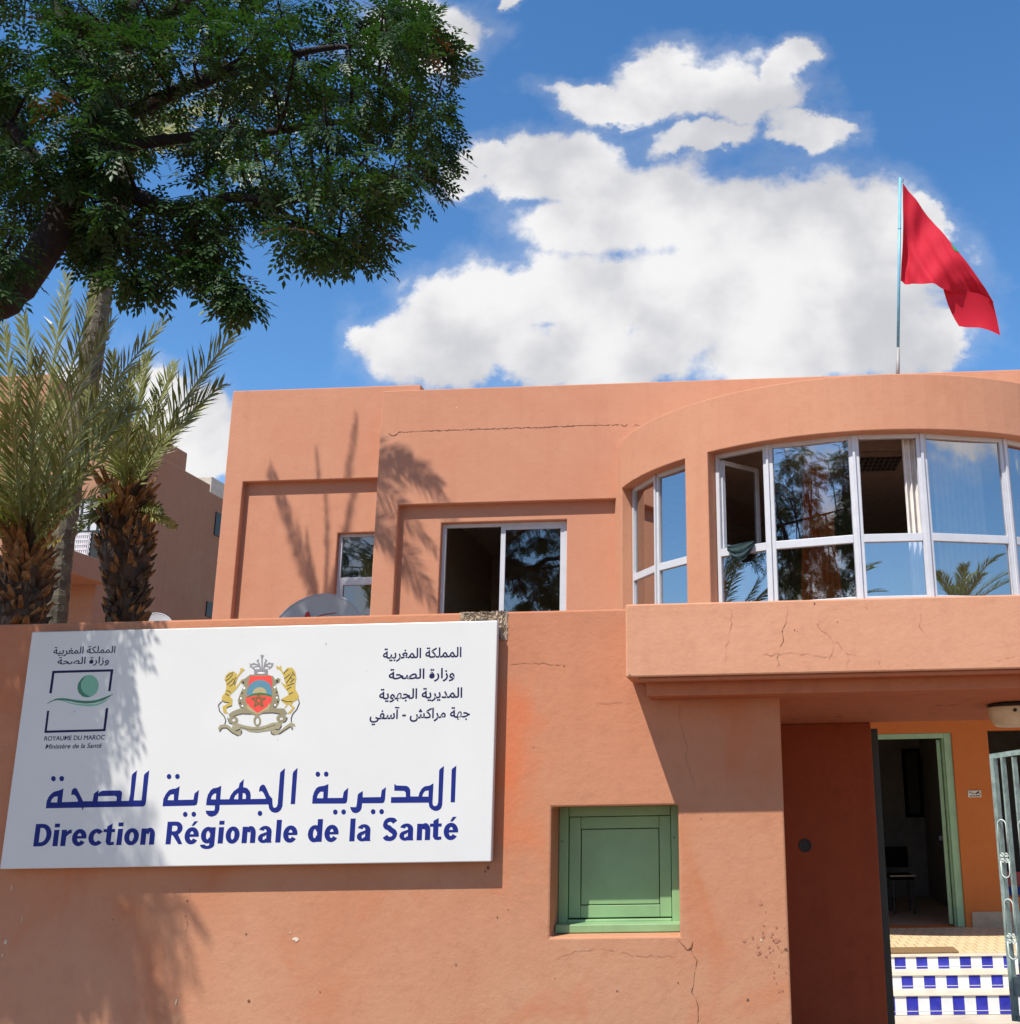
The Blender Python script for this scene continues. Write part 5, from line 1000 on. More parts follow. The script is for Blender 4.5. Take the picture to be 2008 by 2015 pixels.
# ------------------------------------------------------------------ satellite dishes behind the wall
def dish(label, c, r, tilt, az, mark):
    t = thing('satellite_dish', label, 'satellite dish', (c[0], c[1] + .25, GROUND), 'satellite dishes behind the wall')
    ax = Vector((math.sin(az) * math.cos(tilt), -math.cos(az) * math.cos(tilt), math.sin(tilt)))
    q_ = ax.to_track_quat('Z', 'Y'); C_ = Vector(c)
    def pt(rr, a, h): return C_ + q_ @ Vector((rr * math.cos(a), rr * math.sin(a), h))
    s = MB(); n = 40; ring = [.0001, .3, .55, .75, .9, 1.0]
    for i in range(len(ring) - 1):
        for j in range(n):
            a, b_ = 2 * math.pi * j / n, 2 * math.pi * (j + 1) / n; h = lambda k: .22 * r * ring[k] ** 2 - .22 * r
            s.face([pt(r * ring[i], a, h(i)), pt(r * ring[i + 1], a, h(i + 1)), pt(r * ring[i + 1], b_, h(i + 1)), pt(r * ring[i], b_, h(i))])
            s.face([pt(r * ring[i], b_, h(i) - .012), pt(r * ring[i + 1], b_, h(i + 1) - .012), pt(r * ring[i + 1], a, h(i + 1) - .012), pt(r * ring[i], a, h(i) - .012)])
    d = s.build('reflector', M['dish_paint'], t, True, weld=True)
    s = MB(); s.tube([pt(r, 2 * math.pi * j / n, -.004) for j in range(n + 1)], .008, 6, cap=False); s.build('rim', M['dish_paint'], d, True)
    s = MB(); low = pt(r * .98, -math.pi / 2, 0); foc = C_ + ax * r * 1.05 - q_ @ Vector((0, r * .25, 0)); s.tube([low, foc], .012, 6)
    s.tube([pt(r * .98, math.pi * .05, 0), foc], .006, 5); s.tube([pt(r * .98, math.pi * .95, 0), foc], .006, 5); s.build('feed_arm', M['steel_dark'], t)
    s = MB(); s.tube([foc, foc - ax * .10], [.028, .022], 10); s.build('receiver', M['steel_dark'], t)
    back = C_ - ax * (.22 * r + .06); s = MB(); s.tube([C_ - ax * .22 * r, back], .05, 10); s.tube([back, Vector((back.x, back.y + .05, back.z - .12))], .04, 8)
    s.tube([(back.x, back.y + .05, back.z - .02), (back.x, back.y + .05, GROUND)], .028, 10); s.build('mast', M['steel_dark'], t)
    if mark:
        s = MB()
        def on(x, z):   # printed mark, on the bowl
            rr = math.hypot(x, z); return C_ + q_ @ Vector((x, z, .22 * r * (rr / r) ** 2 - .22 * r + .006))
        for (p0, p1, w_) in (((-.155, .175), (-.125, .27), .020), ((-.125, .27), (-.085, .175), .024), ((-.15, .20), (-.09, .20), .012)):
            dx, dz = p1[0] - p0[0], p1[1] - p0[1]; l_ = math.hypot(dx, dz); nx_, nz_ = -dz / l_ * w_ / 2, dx / l_ * w_ / 2
            s.face([on(p0[0] - nx_, p0[1] - nz_), on(p1[0] - nx_, p1[1] - nz_), on(p1[0] + nx_, p1[1] + nz_), on(p0[0] + nx_, p0[1] + nz_)][::-1])
        pts = [(-.09, .205), (-.05, .232), (0, .247), (.06, .253), (.12, .257)]
        for i in range(4):
            s.face([on(pts[i][0], pts[i][1] - .006 + .001 * i), on(pts[i + 1][0], pts[i + 1][1] - .004), on(pts[i + 1][0], pts[i + 1][1] + .002), on(pts[i][0], pts[i][1] + .004)])
        s.face([on(.09, .195), on(.125, .195), on(.11, .212), on(.095, .210)])
        s.build('printed_mark', M['dish_red'], t)
c1 = at(620, 1263, 1.55)
dish('grey satellite dish with a red mark rising behind the wall above the white board', (c1.x, 1.55, c1.z), .405, R(12), R(-4), True)
c2 = at(299, 1243, 8.6)
dish('small grey satellite dish behind the wall next to the stout palm trunk', (c2.x, 8.6, c2.z), .30, R(15), R(8), False)

# ------------------------------------------------------------------ flag and pole on the bay
PYF = BC[1] - BR + .10
pb = at(1766, 738, PYF); ptp = at(1772, 350, PYF); pb = Vector((pb.x, PYF, 5.70))
pole = thing('flagpole', 'thin light blue flagpole rising from the parapet of the curved bay', 'flagpole', tuple(pb))
s = MB(); pm = pb.lerp(ptp, .165); s.tube([pb.lerp(ptp, .10), ptp], .0165, 12); s.tube([pb.lerp(ptp, .74), pb.lerp(ptp, .745)], .0185, 12); s.build('pole', M['pole_blue'], pole, True)
s = MB(); s.tube([pb, pm], .021, 12); s.build('sleeve', M['pole_grey'], pole, True)
s = MB(); s.tube([ptp - Vector((0, 0, .06)), ptp + Vector((.03, -.01, -.05)), ptp + Vector((.03, -.01, -.02))], .004, 6); s.build('halyard_hook', M['steel_dark'], pole)
def fp(x, y, o=0):
    p = at(1700 + x / 4.39, 320 + y / 4.39, PYF); return Vector((p.x, PYF, p.z)) + Vector((0, o, 0))
def lerp_path(path, t):
    seg = [math.dist(path[i], path[i + 1]) for i in range(len(path) - 1)]; L_ = sum(seg); d_ = t * L_
    for i, sg in enumerate(seg):
        if d_ <= sg or i == len(seg) - 1:
            k = d_ / sg; return (path[i][0] + (path[i + 1][0] - path[i][0]) * k, path[i][1] + (path[i + 1][1] - path[i][1]) * k)
        d_ -= sg
flag = thing('flag', 'red flag with a green star drooping from the blue flagpole', 'flag', tuple(fp(330, 600)))
s = MB(); NU, NV = 56, 40
topc = [(338, 182), (400, 250), (470, 330), (600, 480), (740, 700), (830, 830), (940, 960), (1050, 1100), (1125, 1205)]
botc = [(318, 1022), (450, 1050), (560, 1088), (700, 1115), (850, 1128), (960, 1142), (1110, 1196)]
def fpt(i, j):
    u_, v_ = i / NU, j / NV; a_, b_ = lerp_path(topc, u_), lerp_path(botc, u_)
    x_, y_ = a_[0] + (b_[0] - a_[0]) * v_, a_[1] + (b_[1] - a_[1]) * v_
    if i == 0: x_ = 338 - 20 * v_ + 10 * math.sin(v_ * 3)
    o_ = -.02 + .075 * math.sin(7.5 * u_ + 2.4 * v_ - .4) * min(1, u_ * 5) + .028 * math.sin(15 * (u_ - .5 * v_) + 1) * v_ * min(1, u_ * 4) + .014 * math.sin(26 * u_ + 9 * v_) * (1 - u_) + .009 * math.sin(38 * u_ - 21 * v_) * v_ + .03 * math.sin(3.2 * v_ + 11 * u_) * u_ * (1 - v_)
    o_ += .05 * max(0, 1 - abs(u_ - .06) / .07) * (0.4 + v_)
    return fp(x_, y_, o_)
gi = len(s.v)
for i in range(NU + 1):
    for j in range(NV + 1): s.v.append(tuple(fpt(i, j)))
for i in range(NU):
    for j in range(NV):
        a_ = gi + i * (NV + 1) + j; s.f.append((a_, a_ + 1, a_ + NV + 2, a_ + NV + 1)); s.m.append(0)
t2 = [(690, 1085), (800, 1095), (900, 1108), (1000, 1125), (1115, 1180)]; b2 = [(835, 1388), (900, 1398), (1000, 1410), (1100, 1438), (1195, 1470)]
gi = len(s.v)
for i in range(31):
    for j in range(16):
        u_, v_ = i / 30, j / 15; a_, b_ = lerp_path(t2, u_), lerp_path(b2, u_); bow = 10 * math.sin(v_ * math.pi) * (u_ - .5) * 2
        s.v.append(tuple(fp(a_[0] + (b_[0] - a_[0]) * v_ + bow, a_[1] + (b_[1] - a_[1]) * v_, .012 + .05 * math.sin(v_ * 2.2) + .02 * math.sin(6 * u_ + 1) * v_)))
for i in range(30):
    for j in range(15):
        a_ = gi + i * 16 + j; s.f.append((a_, a_ + 1, a_ + 17, a_ + 16)); s.m.append(0)
s.build('cloth', M['flag_red'], flag, True)
s = MB(); NS = 8
def on_flag(u_, v_): return fpt(u_ * NU, v_ * NV) + Vector((0, -.006, 0))
for i in range(NS):          # the half of the star that has not slipped over the folded top edge
    u0, u1 = .525 + .085 * i / NS, .525 + .085 * (i + 1) / NS
    lo = lambda u_: .012 + .085 * max(0, 1 - abs(u_ - .555) / .045) ** .8
    s.face([on_flag(u0, lo(u0)), on_flag(u1, lo(u1)), on_flag(u1, .002), on_flag(u0, .002)])
s.build('star', M['flag_green'], flag)

# ------------------------------------------------------------------ curtains, cloth and ceiling lights in the bay room
def curtain(label, a, b, z0, z1, folds, depth, mat, taper=0.0, group=None):
    a, b = Vector((*a, 0)), Vector((*b, 0)); d = b - a; n = Vector((d.y, -d.x, 0)).normalized(); s = MB(); K = folds * 10
    for zi, (zz, sc_) in enumerate(((z0, 1.0), ((z0 + z1) / 2, 1 - taper * .5), (z1, 1 - taper))):
        for i in range(K + 1):
            t = i / K; tt = .5 + (t - .5) * sc_
            p = a + d * tt + n * depth * math.sin(t * folds * 2 * math.pi) * (1.15 - .15 * zi); s.v.append((p.x, p.y, zz))
    for r_ in range(2):
        for i in range(K): s.f.append((r_ * (K + 1) + i, r_ * (K + 1) + i + 1, (r_ + 1) * (K + 1) + i + 1, (r_ + 1) * (K + 1) + i)); s.m.append(0)
    o = s.build('curtain', M[mat], None, True); return tag(o, label, 'curtain', group)
curtain('gathered orange curtain behind the glass of the curved bay', pol(-18.2, 2.955), pol(-9.5, 2.955), 3.32, 5.0, 4, .03, 'curtain_orange', .45, 'curtains in the bay')
curtain('narrow white curtain hanging inside the open pane of the bay', pol(4.2, 2.92), pol(7.6, 2.92), 3.32, 5.42, 3, .03, 'curtain_white', .0, 'curtains in the bay')
curtain('wide white curtain behind the sky blue panes of the bay', pol(11, 2.82), pol(23, 2.82), 3.32, 5.42, 9, .03, 'room_wall', 0, 'curtains in the bay')
# cloth over the transom of the open casement
s = MB(); A0 = pol(-32.6, BRF + .045); A1 = pol(-26.6, BRF + .045); NU, NV = 24, 10
for i in range(NU + 1):
    for j in range(NV + 1):
        u_, v_ = i / NU, j / NV; x_ = A0[0] + (A1[0] - A0[0]) * u_; y_ = A0[1] + (A1[1] - A0[1]) * u_
        dep = .012 + .175 * math.sin(math.pi * (u_ * .90 + .05)) ** .7 * (1.0 - .25 * (u_ < .12)); ripple = .014 * math.sin(v_ * 17 + u_ * 3) * (.3 + v_)
        zz = 4.097 + .02 * u_ - dep * v_; s.v.append((x_ - ripple * .3, y_ - .012 - ripple, zz))
for i in range(NU):
    for j in range(NV):
        a_ = i * (NV + 1) + j; s.f.append((a_, a_ + 1, a_ + NV + 2, a_ + NV + 1)); s.m.append(0)
k0 = len(s.v)
for i in range(NU + 1):
    u_ = i / NU; x_ = A0[0] + (A1[0] - A0[0]) * u_; y_ = A0[1] + (A1[1] - A0[1]) * u_
    s.v += [(x_, y_ - .012, 4.097 + .02 * u_), (x_ + .03, y_ + .12, 4.10 + .02 * u_)]
for i in range(NU): s.f.append((k0 + 2 * i, k0 + 2 * i + 1, k0 + 2 * i + 3, k0 + 2 * i + 2)); s.m.append(0)
cl = s.build('hanging_cloth', M['cloth_dark'], None, True); tag(cl, 'dark green cloth draped over the window rail of the open bay casement', 'cloth')
def ceiling_light(label, cx, cy, sx, sy, rz=0):
    t = thing('ceiling_light', label, 'ceiling light', (cx, cy, 5.46), 'louvred ceiling lights upstairs')
    s = MB(); s.box(cx - sx / 2, cx + sx / 2, cy - sy / 2, cy + sy / 2, 5.452, 5.4595); s.build('housing', M['steel_dark'], t)
    s = MB(); z0 = 5.385
    for i in range(5): yy = cy - sy / 2 + sy * i / 4; s.box(cx - sx / 2, cx + sx / 2, yy - .006, yy + .006, z0, 5.4515)
    for i in range(11): xx = cx - sx / 2 + sx * i / 10; s.box(xx - .004, xx + .004, cy - sy / 2 + .007, cy + sy / 2 - .007, z0 + .004, 5.4510)
    s.build('louvre', M['louvre'], t)
p = EYE + ray(1735, 908) * ((5.42 - EYE.z) / ray(1735, 908).z)
ceiling_light('louvred ceiling light seen through the open pane of the bay', p.x - .1, p.y, .62, .60)
p = EYE + ray(1063, 1100) * ((5.42 - EYE.z) / ray(1063, 1100).z)
ceiling_light('louvred ceiling light behind the sliding window glass', p.x, p.y, .62, .62)

# ------------------------------------------------------------------ neighbouring building
nbd = thing('neighbour_building', 'weathered brown terracotta block with a balcony behind the palms', 'building', (-16, 20, GROUND))
NX = -14.0
r1, r0 = atx(437, 982, NX), atx(305, 905, NX); NZ = (r1.z + r0.z) / 2; y1 = r1.y + 4; y0 = atx(283, 1000, NX).y
w = MB(); w.box(NX - 9, NX, y0, y1, GROUND, NZ); w.box(NX - 9, NX - .35, y1 + .001, y1 + 5, GROUND, NZ - .6)
w.build('wall', M['neighbour_plaster'], nbd, weld=True, bevel=.03)
# lower front block with ledge and balcony
yf = y0 - 3.2
xr = at(188, 1150, yf).x; zl = at(150, 1152, yf).z
w = MB(); w.box(-26, xr, yf, y0 + 1, GROUND, zl + 3.3); w.build('wall', M['neighbour_plaster'], nbd, weld=True, bevel=.03)
tz = at(60, 722, yf).z; xt = at(83, 722, yf).x
w = MB(); w.box(-26, xt, yf + .4, y0 + 3, zl + 3.3, tz); w.build('stair_tower', M['neighbour_plaster'], nbd, weld=True, bevel=.03)
w = MB(); w.box(-26, xr + .25, yf - 1.3, yf + .002, zl, zl + .45); w.build('ledge', M['neighbour_plaster'], nbd, weld=True, bevel=.02)
a, bb = at(150, 985, yf - 1.0), at(212, 1046, yf - 1.0)
w = MB(); w.box(a.x, bb.x, yf - 1.05, yf - .98, bb.z, a.z); w.build('balcony_panel', M['grille_white'], nbd, bevel=.01)
w = MB()
for i in range(5): x = a.x + (bb.x - a.x) * i / 4; w.box(x - .015, x + .015, yf - 1.075, yf - 1.051, bb.z, a.z)
for i in range(3): z = bb.z + (a.z - bb.z) * i / 2; w.box(a.x, bb.x, yf - 1.08, yf - 1.0515, z - .015, z + .015)
w.build('balcony_bars', M['gate_dark'], nbd)
a, bb = at(146, 1045, yf), at(200, 1100, yf)
w = MB(); w.box(a.x - .1, bb.x + .3, yf - .02, yf - .002, bb.z, a.z); w.build('opening', M['gate_dark'], nbd)
w = MB(); xa_, xb_ = a.x, at(177, 1060, yf).x
for i in range(9):
    x = xa_ + (xb_ - xa_) * i / 8; w.box(x - .012, x + .012, yf - .05, yf - .022, bb.z, a.z)
for i in range(7):
    z = bb.z + (a.z - bb.z) * i / 6; w.box(xa_, xb_, yf - .055, yf - .0215, z - .012, z + .012)
for i in range(8):
    for j in range(6):
        cx, cz = xa_ + (xb_ - xa_) * (i + .5) / 8, bb.z + (a.z - bb.z) * (j + .5) / 6
        w.tube([(cx + .06 * math.cos(k * math.pi / 4), yf - .036, cz + .06 * math.sin(k * math.pi / 4)) for k in range(9)], .010, 5, cap=False)
w.build('window_grille', M['grille_white'], nbd)
for (pa, pb_) in (((426, 1007), (434, 1058)), ((408, 1183), (418, 1216))):
    q0, q1 = atx(*pa, NX + .02), atx(*pb_, NX + .02)
    w = MB(); w.box(NX + .002, NX + .03, q0.y, q1.y + 1.2, q1.z, q0.z); w.build('window', M['gate_dark'], nbd)
q0 = atx(412, 1060, NX + .01); q1 = atx(425, 1200, NX + .01)
w = MB(); w.box(NX + .001, NX + .02, q0.y + .6, q0.y + 2.2, q1.z - 2, q0.z); w.build('pale_band', M['concrete_pale'], nbd)
w = MB(); q0 = atx(378, 960, NX); w.tube([(NX, q0.y, q0.z), (NX + .35, q0.y, q0.z - .03)], .05, 8); w.build('spout', M['concrete_pale'], nbd)
w = MB(); q0 = atx(420, 955, NX - 1); w.box(NX - 2.2, NX - .6, r1.y + .5, r1.y + 3.0, NZ, q0.z); w.build('roof_hut', M['concrete_pale'], nbd, bevel=.02)
# ================================================================== palms
def bez(p0, p1, p2, t): return p0 * (1 - t) ** 2 + p1 * 2 * t * (1 - t) + p2 * t * t
def make_frond(parent, p0, p1, p2, ll, seed, mats, fwd_ang=38, vee=28, pairs=46, face=None, start=.14, wl=.021):
    r = random.Random(seed); s = MB(); p0, p1, p2 = Vector(p0), Vector(p1), Vector(p2)
    n = 18; pts = [bez(p0, p1, p2, i / n) for i in range(n + 1)]
    Ltot = sum((pts[i + 1] - pts[i]).length for i in range(n)); k = min(1, Ltot / 1.6)
    s.tube(pts, [(.020 * (1 - i / n) ** 1.2 + .003) * (0.6 + .4 * k) for i in range(n + 1)], 6, 1)
    ref = Vector(face) if face is not None else Vector((0, -1, .25))
    for i in range(pairs):
        t = start + (1 - start) * (i + r.uniform(-.3, .3)) / pairs; t = min(max(t, start), .995)
        P_ = bez(p0, p1, p2, t); T = ((p1 - p0) * (1 - t) + (p2 - p1) * t).normalized()
        S = T.cross(ref).normalized(); Nn = S.cross(T).normalized()
        tt = (t - start) / (1 - start); l_ = ll * (.35 + .65 * math.sin(math.pi * min(1, .16 + tt * .80))) * r.uniform(.88, 1.1)
        for sg in (-1, 1):
            fa = R(fwd_ang * (1.15 - .55 * tt) + r.uniform(-7, 7)); va = R(vee + r.uniform(-14, 14))
            d = (T * math.cos(fa) + (S * sg * math.cos(va) + Nn * math.sin(va)) * math.sin(fa)).normalized()
            wv = d.cross(Nn + Vector((r.uniform(-.4, .4), r.uniform(-.4, .4), r.uniform(-.4, .4)))).normalized() * (wl * r.uniform(.8, 1.15) / 2)
            tip = P_ + d * l_ + Vector((r.uniform(-.06, .06), r.uniform(-.06, .06), r.uniform(-.24, -.04))) * l_; mid = P_ + d * l_ * .42
            s.face([P_ - wv * .35, mid - wv, tip, mid + wv, P_ + wv * .35])
    return s.build('frond', mats, parent)
def boots(mb, axis_pts, rads, z_from, z_to, count, L_, W_, tilt, seed, m_fn, droop=0.0):
    r = random.Random(seed); zs = [p.z for p in axis_pts]
    def axis(z):
        for i in range(len(zs) - 1):
            if zs[i] <= z <= zs[i + 1]:
                k = (z - zs[i]) / (zs[i + 1] - zs[i]); return axis_pts[i].lerp(axis_pts[i + 1], k), rads[i] + (rads[i + 1] - rads[i]) * k
        return (axis_pts[-1], rads[-1]) if z > zs[-1] else (axis_pts[0], rads[0])
    for i in range(count):
        z = z_from + (z_to - z_from) * (i + r.random()) / count; a = i * 2.39996 + r.uniform(-.25, .25); c_, rr = axis(z)
        o = Vector((math.cos(a), math.sin(a), 0)); tq = Vector((-math.sin(a), math.cos(a), 0)); tl = R(tilt + r.uniform(-22, 24)); k = (z - z_from) / (z_to - z_from)
        l_ = L_ * r.uniform(.45, 1.35) * (.7 + .5 * k); w_ = W_ * r.uniform(.7, 1.2)
        up = o * math.sin(tl) + Vector((0, 0, 1)) * math.cos(tl); nn = o * math.cos(tl) - Vector((0, 0, 1)) * math.sin(tl)
        b_ = c_ + o * (rr * .80); th = .030 * r.uniform(.7, 1.3)
        tw_ = tq * r.uniform(-.3, .3) * l_; tipw = w_ * r.uniform(.12, .5)
        A = [b_ - tq * w_ / 2, b_ + tq * w_ / 2, b_ + tq * w_ / 2 - nn * th, b_ - tq * w_ / 2 - nn * th]
        e = b_ + up * l_ + tw_ - Vector((0, 0, droop * l_)); mdl = b_ + up * l_ * .55 + nn * .018
        B = [mdl - tq * w_ * .40, mdl + tq * w_ * .40]; E_ = [e - tq * tipw / 2, e + tq * tipw / 2]
        m_ = m_fn(k, r)
        mb.face([A[0], A[1], B[1], B[0]], m_); mb.face([B[0], B[1], E_[1], E_[0]], m_)
        mb.face([A[1], A[2], E_[1] - nn * .008, B[1]], m_); mb.face([B[1], E_[1] - nn * .008, E_[1]], m_)
        mb.face([A[3], A[0], B[0], E_[0] - nn * .008], m_); mb.face([B[0], E_[0], E_[0] - nn * .008], m_)
        mb.face([A[2], A[3], E_[0] - nn * .008, E_[1] - nn * .008], m_)
FR = [M['frond'], M['frond_stalk']]
def px_frond(parent, Y, base, ctrl, tip, ll, seed, dy=(0, 0, 0), mats=FR, **k):
    p0, p1, p2 = (at(*q_, Y + e) for q_, e in zip((base, ctrl, tip), dy)); return make_frond(parent, p0, p1, p2, ll, seed, mats, **k)
def rand_fronds(parent, c, n, seed, length, el, ll, mats=FR, az0=0.0, azspan=360):
    r = random.Random(seed)
    for i in range(n):
        az = R(az0 + azspan * (i + r.uniform(-.3, .3)) / n); e = R(r.uniform(*el)); L_ = length * r.uniform(.8, 1.15)
        d = Vector((math.cos(az) * math.cos(e), math.sin(az) * math.cos(e), math.sin(e))); h = Vector((math.cos(az), math.sin(az), 0))
        make_frond(parent, c, c + d * L_ * .6, c + d * L_ * .75 + h * L_ * .30 - Vector((0, 0, L_ * .10 * (1.4 - math.sin(e)))), ll, seed * 31 + i, mats, face=Vector((0, 0, 1)) if e < R(50) else h * -1)

# stout palm
Y1 = 2.5
p1 = thing('palm_tree', 'stout palm with a bulging brown trunk of old leaf bases beside the building corner', 'palm', (at(246, 1222, Y1).x, Y1, GROUND), 'palms behind the wall')
c0 = at(246, 1222, Y1); prof = [(1222, 41), (1170, 42), (1140, 48), (1105, 57), (1060, 56), (1020, 46), (990, 30)]
ax_ = [Vector((c0.x, Y1, GROUND))]; rd = [.19]
for y_, hw in prof:
    a, bb = at(247 - hw, y_, Y1), at(247 + hw, y_, Y1); ax_.append(Vector(((a.x + bb.x) / 2, Y1, (a.z + bb.z) / 2))); rd.append((bb.x - a.x) / 2 * .76)
s = MB(); s.tube(ax_, rd, 16, 1); zt_ = ax_[-1].z
boots(s, ax_, rd, 1.9, zt_ - .42, 460, .13, .050, 30, 3, lambda k, r: 1 if r.random() < .85 - .35 * k else 0)
boots(s, ax_, rd, zt_ - .50, zt_ + .02, 240, .17, .045, 36, 4, lambda k, r: 0 if r.random() < .75 else 1)
boots(s, ax_, rd, zt_ - .12, zt_ + .06, 34, .33, .060, 24, 6, lambda k, r: 0)
s.build('trunk', [M['boot_orange'], M['boot_dark']], p1)
for i, (ct, tp, ll, dy) in enumerate([((345, 790), (503, 603), .38, (0, -.1, -.3)), ((318, 850), (438, 757), .36, (0, -.2, -.3)), ((262, 820), (290, 700), .30, (0, .2, .3)), ((290, 830), (345, 716), .30, (0, .3, .5)),
                                   ((225, 830), (222, 700), .30, (0, -.2, -.3)), ((205, 870), (175, 770), .30, (0, .2, .2)), ((250, 850), (252, 745), .30, (0, -.4, -.6)), ((300, 880), (400, 800), .30, (0, .4, .8)), ((280, 850), (330, 790), .28, (0, -.4, -.8))]):
    px_frond(p1, Y1, (247, 995), ct, tp, ll, 100 + i, dy)
for i, (ct, tp, ll, dy) in enumerate([((215, 990), (158, 1040), .20, (0, -.1, -.2)), ((225, 970), (175, 1000), .2, (0, -.3, -.5))]): px_frond(p1, Y1, (235, 1010), ct, tp, ll, 120 + i, dy, pairs=24)
px_frond(p1, Y1, (262, 1010), (300, 1005), (346, 1034), .13, 130, (0, -.1, -.15), pairs=26)
px_frond(p1, Y1, (262, 1005), (290, 985), (318, 1008), .14, 131, (0, -.1, -.15), pairs=20)
px_frond(p1, Y1, (268, 1010), (310, 1012), (344, 1036), .10, 132, (0, -.15, -.2), mats=[M['frond_yellow'], M['frond_yellow']], pairs=16, start=.6)

# short palm at the left edge
Y2 = 1.5
p2 = thing('palm_tree', 'short thick palm with orange leaf bases and long grey-green fronds at the left edge', 'palm', (at(45, 1222, Y2).x, Y2, GROUND), 'palms behind the wall')
ax_ = [Vector((at(45, 1222, Y2).x, Y2, GROUND))]; rd = [.22]
for y_, cx, hw in [(1222, 45, 50), (1180, 46, 50), (1140, 48, 42), (1110, 50, 34), (1085, 50, 24)]:
    a, bb = at(cx - hw, y_, Y2), at(cx + hw, y_, Y2); ax_.append(Vector(((a.x + bb.x) / 2, Y2, (a.z + bb.z) / 2))); rd.append((bb.x - a.x) / 2 * .76)
s = MB(); s.tube(ax_, rd, 16, 1); zt_ = ax_[-1].z
boots(s, ax_, rd, 1.9, zt_ - .22, 330, .13, .06, 32, 13, lambda k, r: 1 if r.random() < .95 - .5 * k else 0)
boots(s, ax_, rd, zt_ - .30, zt_ + .06, 150, .21, .055, 28, 14, lambda k, r: 0 if r.random() < .8 else 1)
boots(s, ax_, rd, zt_ - .06, zt_ + .08, 18, .42, .07, 20, 16, lambda k, r: 0)
s.build('trunk', [M['boot_orange'], M['boot_dark']], p2)
for i, (ct, tp, ll, dy) in enumerate([((70, 830), (46, 620), .33, (0, .1, .2)), ((85, 800), (135, 545), .36, (0, .2, .4)), ((100, 830), (190, 565), .36, (0, .1, .1)), ((95, 850), (222, 628), .36, (0, -.1, -.3)), ((130, 850), (325, 632), .34, (0, -.2, -.2)),
                                   ((25, 850), (8, 640), .34, (0, 0, 0)), ((0, 880), (-60, 700), .34, (0, 0, 0)), ((115, 900), (205, 760), .32, (0, -.4, -.7)), ((120, 930), (300, 700), .32, (0, .3, .4)), ((60, 880), (80, 700), .32, (0, -.5, -.8)),
                                   ((-10, 950), (-90, 860), .30, (0, 0, 0)), ((60, 900), (110, 790), .30, (0, .5, .9)), ((130, 960), (240, 870), .30, (0, -.3, -.5)), ((30, 930), (20, 800), .30, (0, -.4, -.7)), ((20, 960), (-20, 930), .26, (0, -.4, -.7)),
                                   ((100, 960), (170, 900), .28, (0, .5, .8)), ((150, 900), (268, 800), .30, (0, .1, 0)), ((120, 1000), (215, 960), .24, (0, -.3, -.6)), ((10, 1000), (-40, 1020), .24, (0, -.2, -.4))]):
    px_frond(p2, Y2, (56, 1085), ct, tp, ll, 200 + i, dy)
px_frond(p2, Y2, (75, 1085), (95, 1065), (118, 1062), .12, 230, (0, -.2, -.3), mats=[M['frond_yellow'], M['frond_yellow']], pairs=16, start=.4)

# tall slender palm whose crown stands above the tree's foliage and shades the building
DSH = 2.45; LDIR = Vector((.67, 1, -1.95))
def shade(x, y):
    p_ = at(x, y, FY if x > 745 else LY); return p_ - LDIR * (p_.y - (LY - DSH))
crown = shade(622, 1180); Y3 = crown.y
p3 = thing('palm_tree', 'tall slender palm with a ringed grey trunk leaning up into the tree foliage', 'palm', (at(112, 1222, Y3).x, Y3, GROUND), 'palms behind the wall')
pts = [Vector((at(108, 1222, Y3).x - .05, Y3, GROUND))] + [at(x, y, Y3) for x, y in ((108, 1222), (118, 1100), (138, 955), (160, 820), (178, 720), (193, 618), (203, 540))] + [crown]
s = MB(); fine = []
for i in range(len(pts) - 1):
    for k in range(8): fine.append(pts[i].lerp(pts[i + 1], k / 8))
fine.append(pts[-1]); s.tube(fine, [.115 + .008 * (i % 2) for i in range(len(fine))], 12)
boots(s, fine, [.118] * len(fine), 1.5, crown.z - .1, 420, .055, .07, 30, 23, lambda k, r: 0)
s.build('trunk', M['palm_bark'], p3)
for i, (ct, tp, ll) in enumerate([((592, 1090), (532, 915), .24), ((580, 1080), (526, 930), .22), ((640, 1040), (622, 880), .17), ((668, 1040), (700, 808), .24), ((690, 980), (703, 812), .20), ((740, 880), (885, 1000), .34), ((770, 850), (870, 960), .32), ((760, 940), (848, 1175), .36), ((700, 1000), (820, 1150), .30), ((600, 1120), (590, 1010), .12), ((746, 890), (800, 900), .30), ((690, 1040), (780, 1090), .26), ((720, 960), (850, 1060), .30)]):
    make_frond(p3, crown, shade(*ct), shade(*tp), ll, 300 + i, FR, vee=10, face=Vector((0.45, -.8, .3)))
# palms on the street side: the photograph shows them mirrored in the bay
def copy_tree(o, parent=None):
    c_ = o.copy(); col.objects.link(c_)
    if parent: c_.parent = parent; c_.matrix_parent_inverse = o.matrix_parent_inverse.copy()
    for ch_ in o.children: copy_tree(ch_, c_)
    return c_
p4 = thing('palm_tree', 'palm across the street mirrored in the bay window panes beside the white curtain', 'palm', (2.3, -9.0, GROUND), 'palms across the street')
s = MB(); ax_ = [Vector((2.3, -9.0, GROUND)), Vector((2.28, -9, 2.5)), Vector((2.32, -9, 5.35))]; s.tube(ax_, [.2, .17, .19], 12, 1); boots(s, ax_, [.2, .17, .19], .5, 5.3, 160, .14, .09, 30, 33, lambda k, r: 1); s.build('trunk', [M['boot_orange'], M['boot_dark']], p4)
rand_fronds(p4, Vector((2.32, -9, 5.35)), 14, 41, 1.7, (15, 75), .36)
p5 = copy_tree(p4); p5.location = (10.6, -4.4, GROUND - .35); p5['label'] = 'palm down the street mirrored low in the sky blue bay panes'

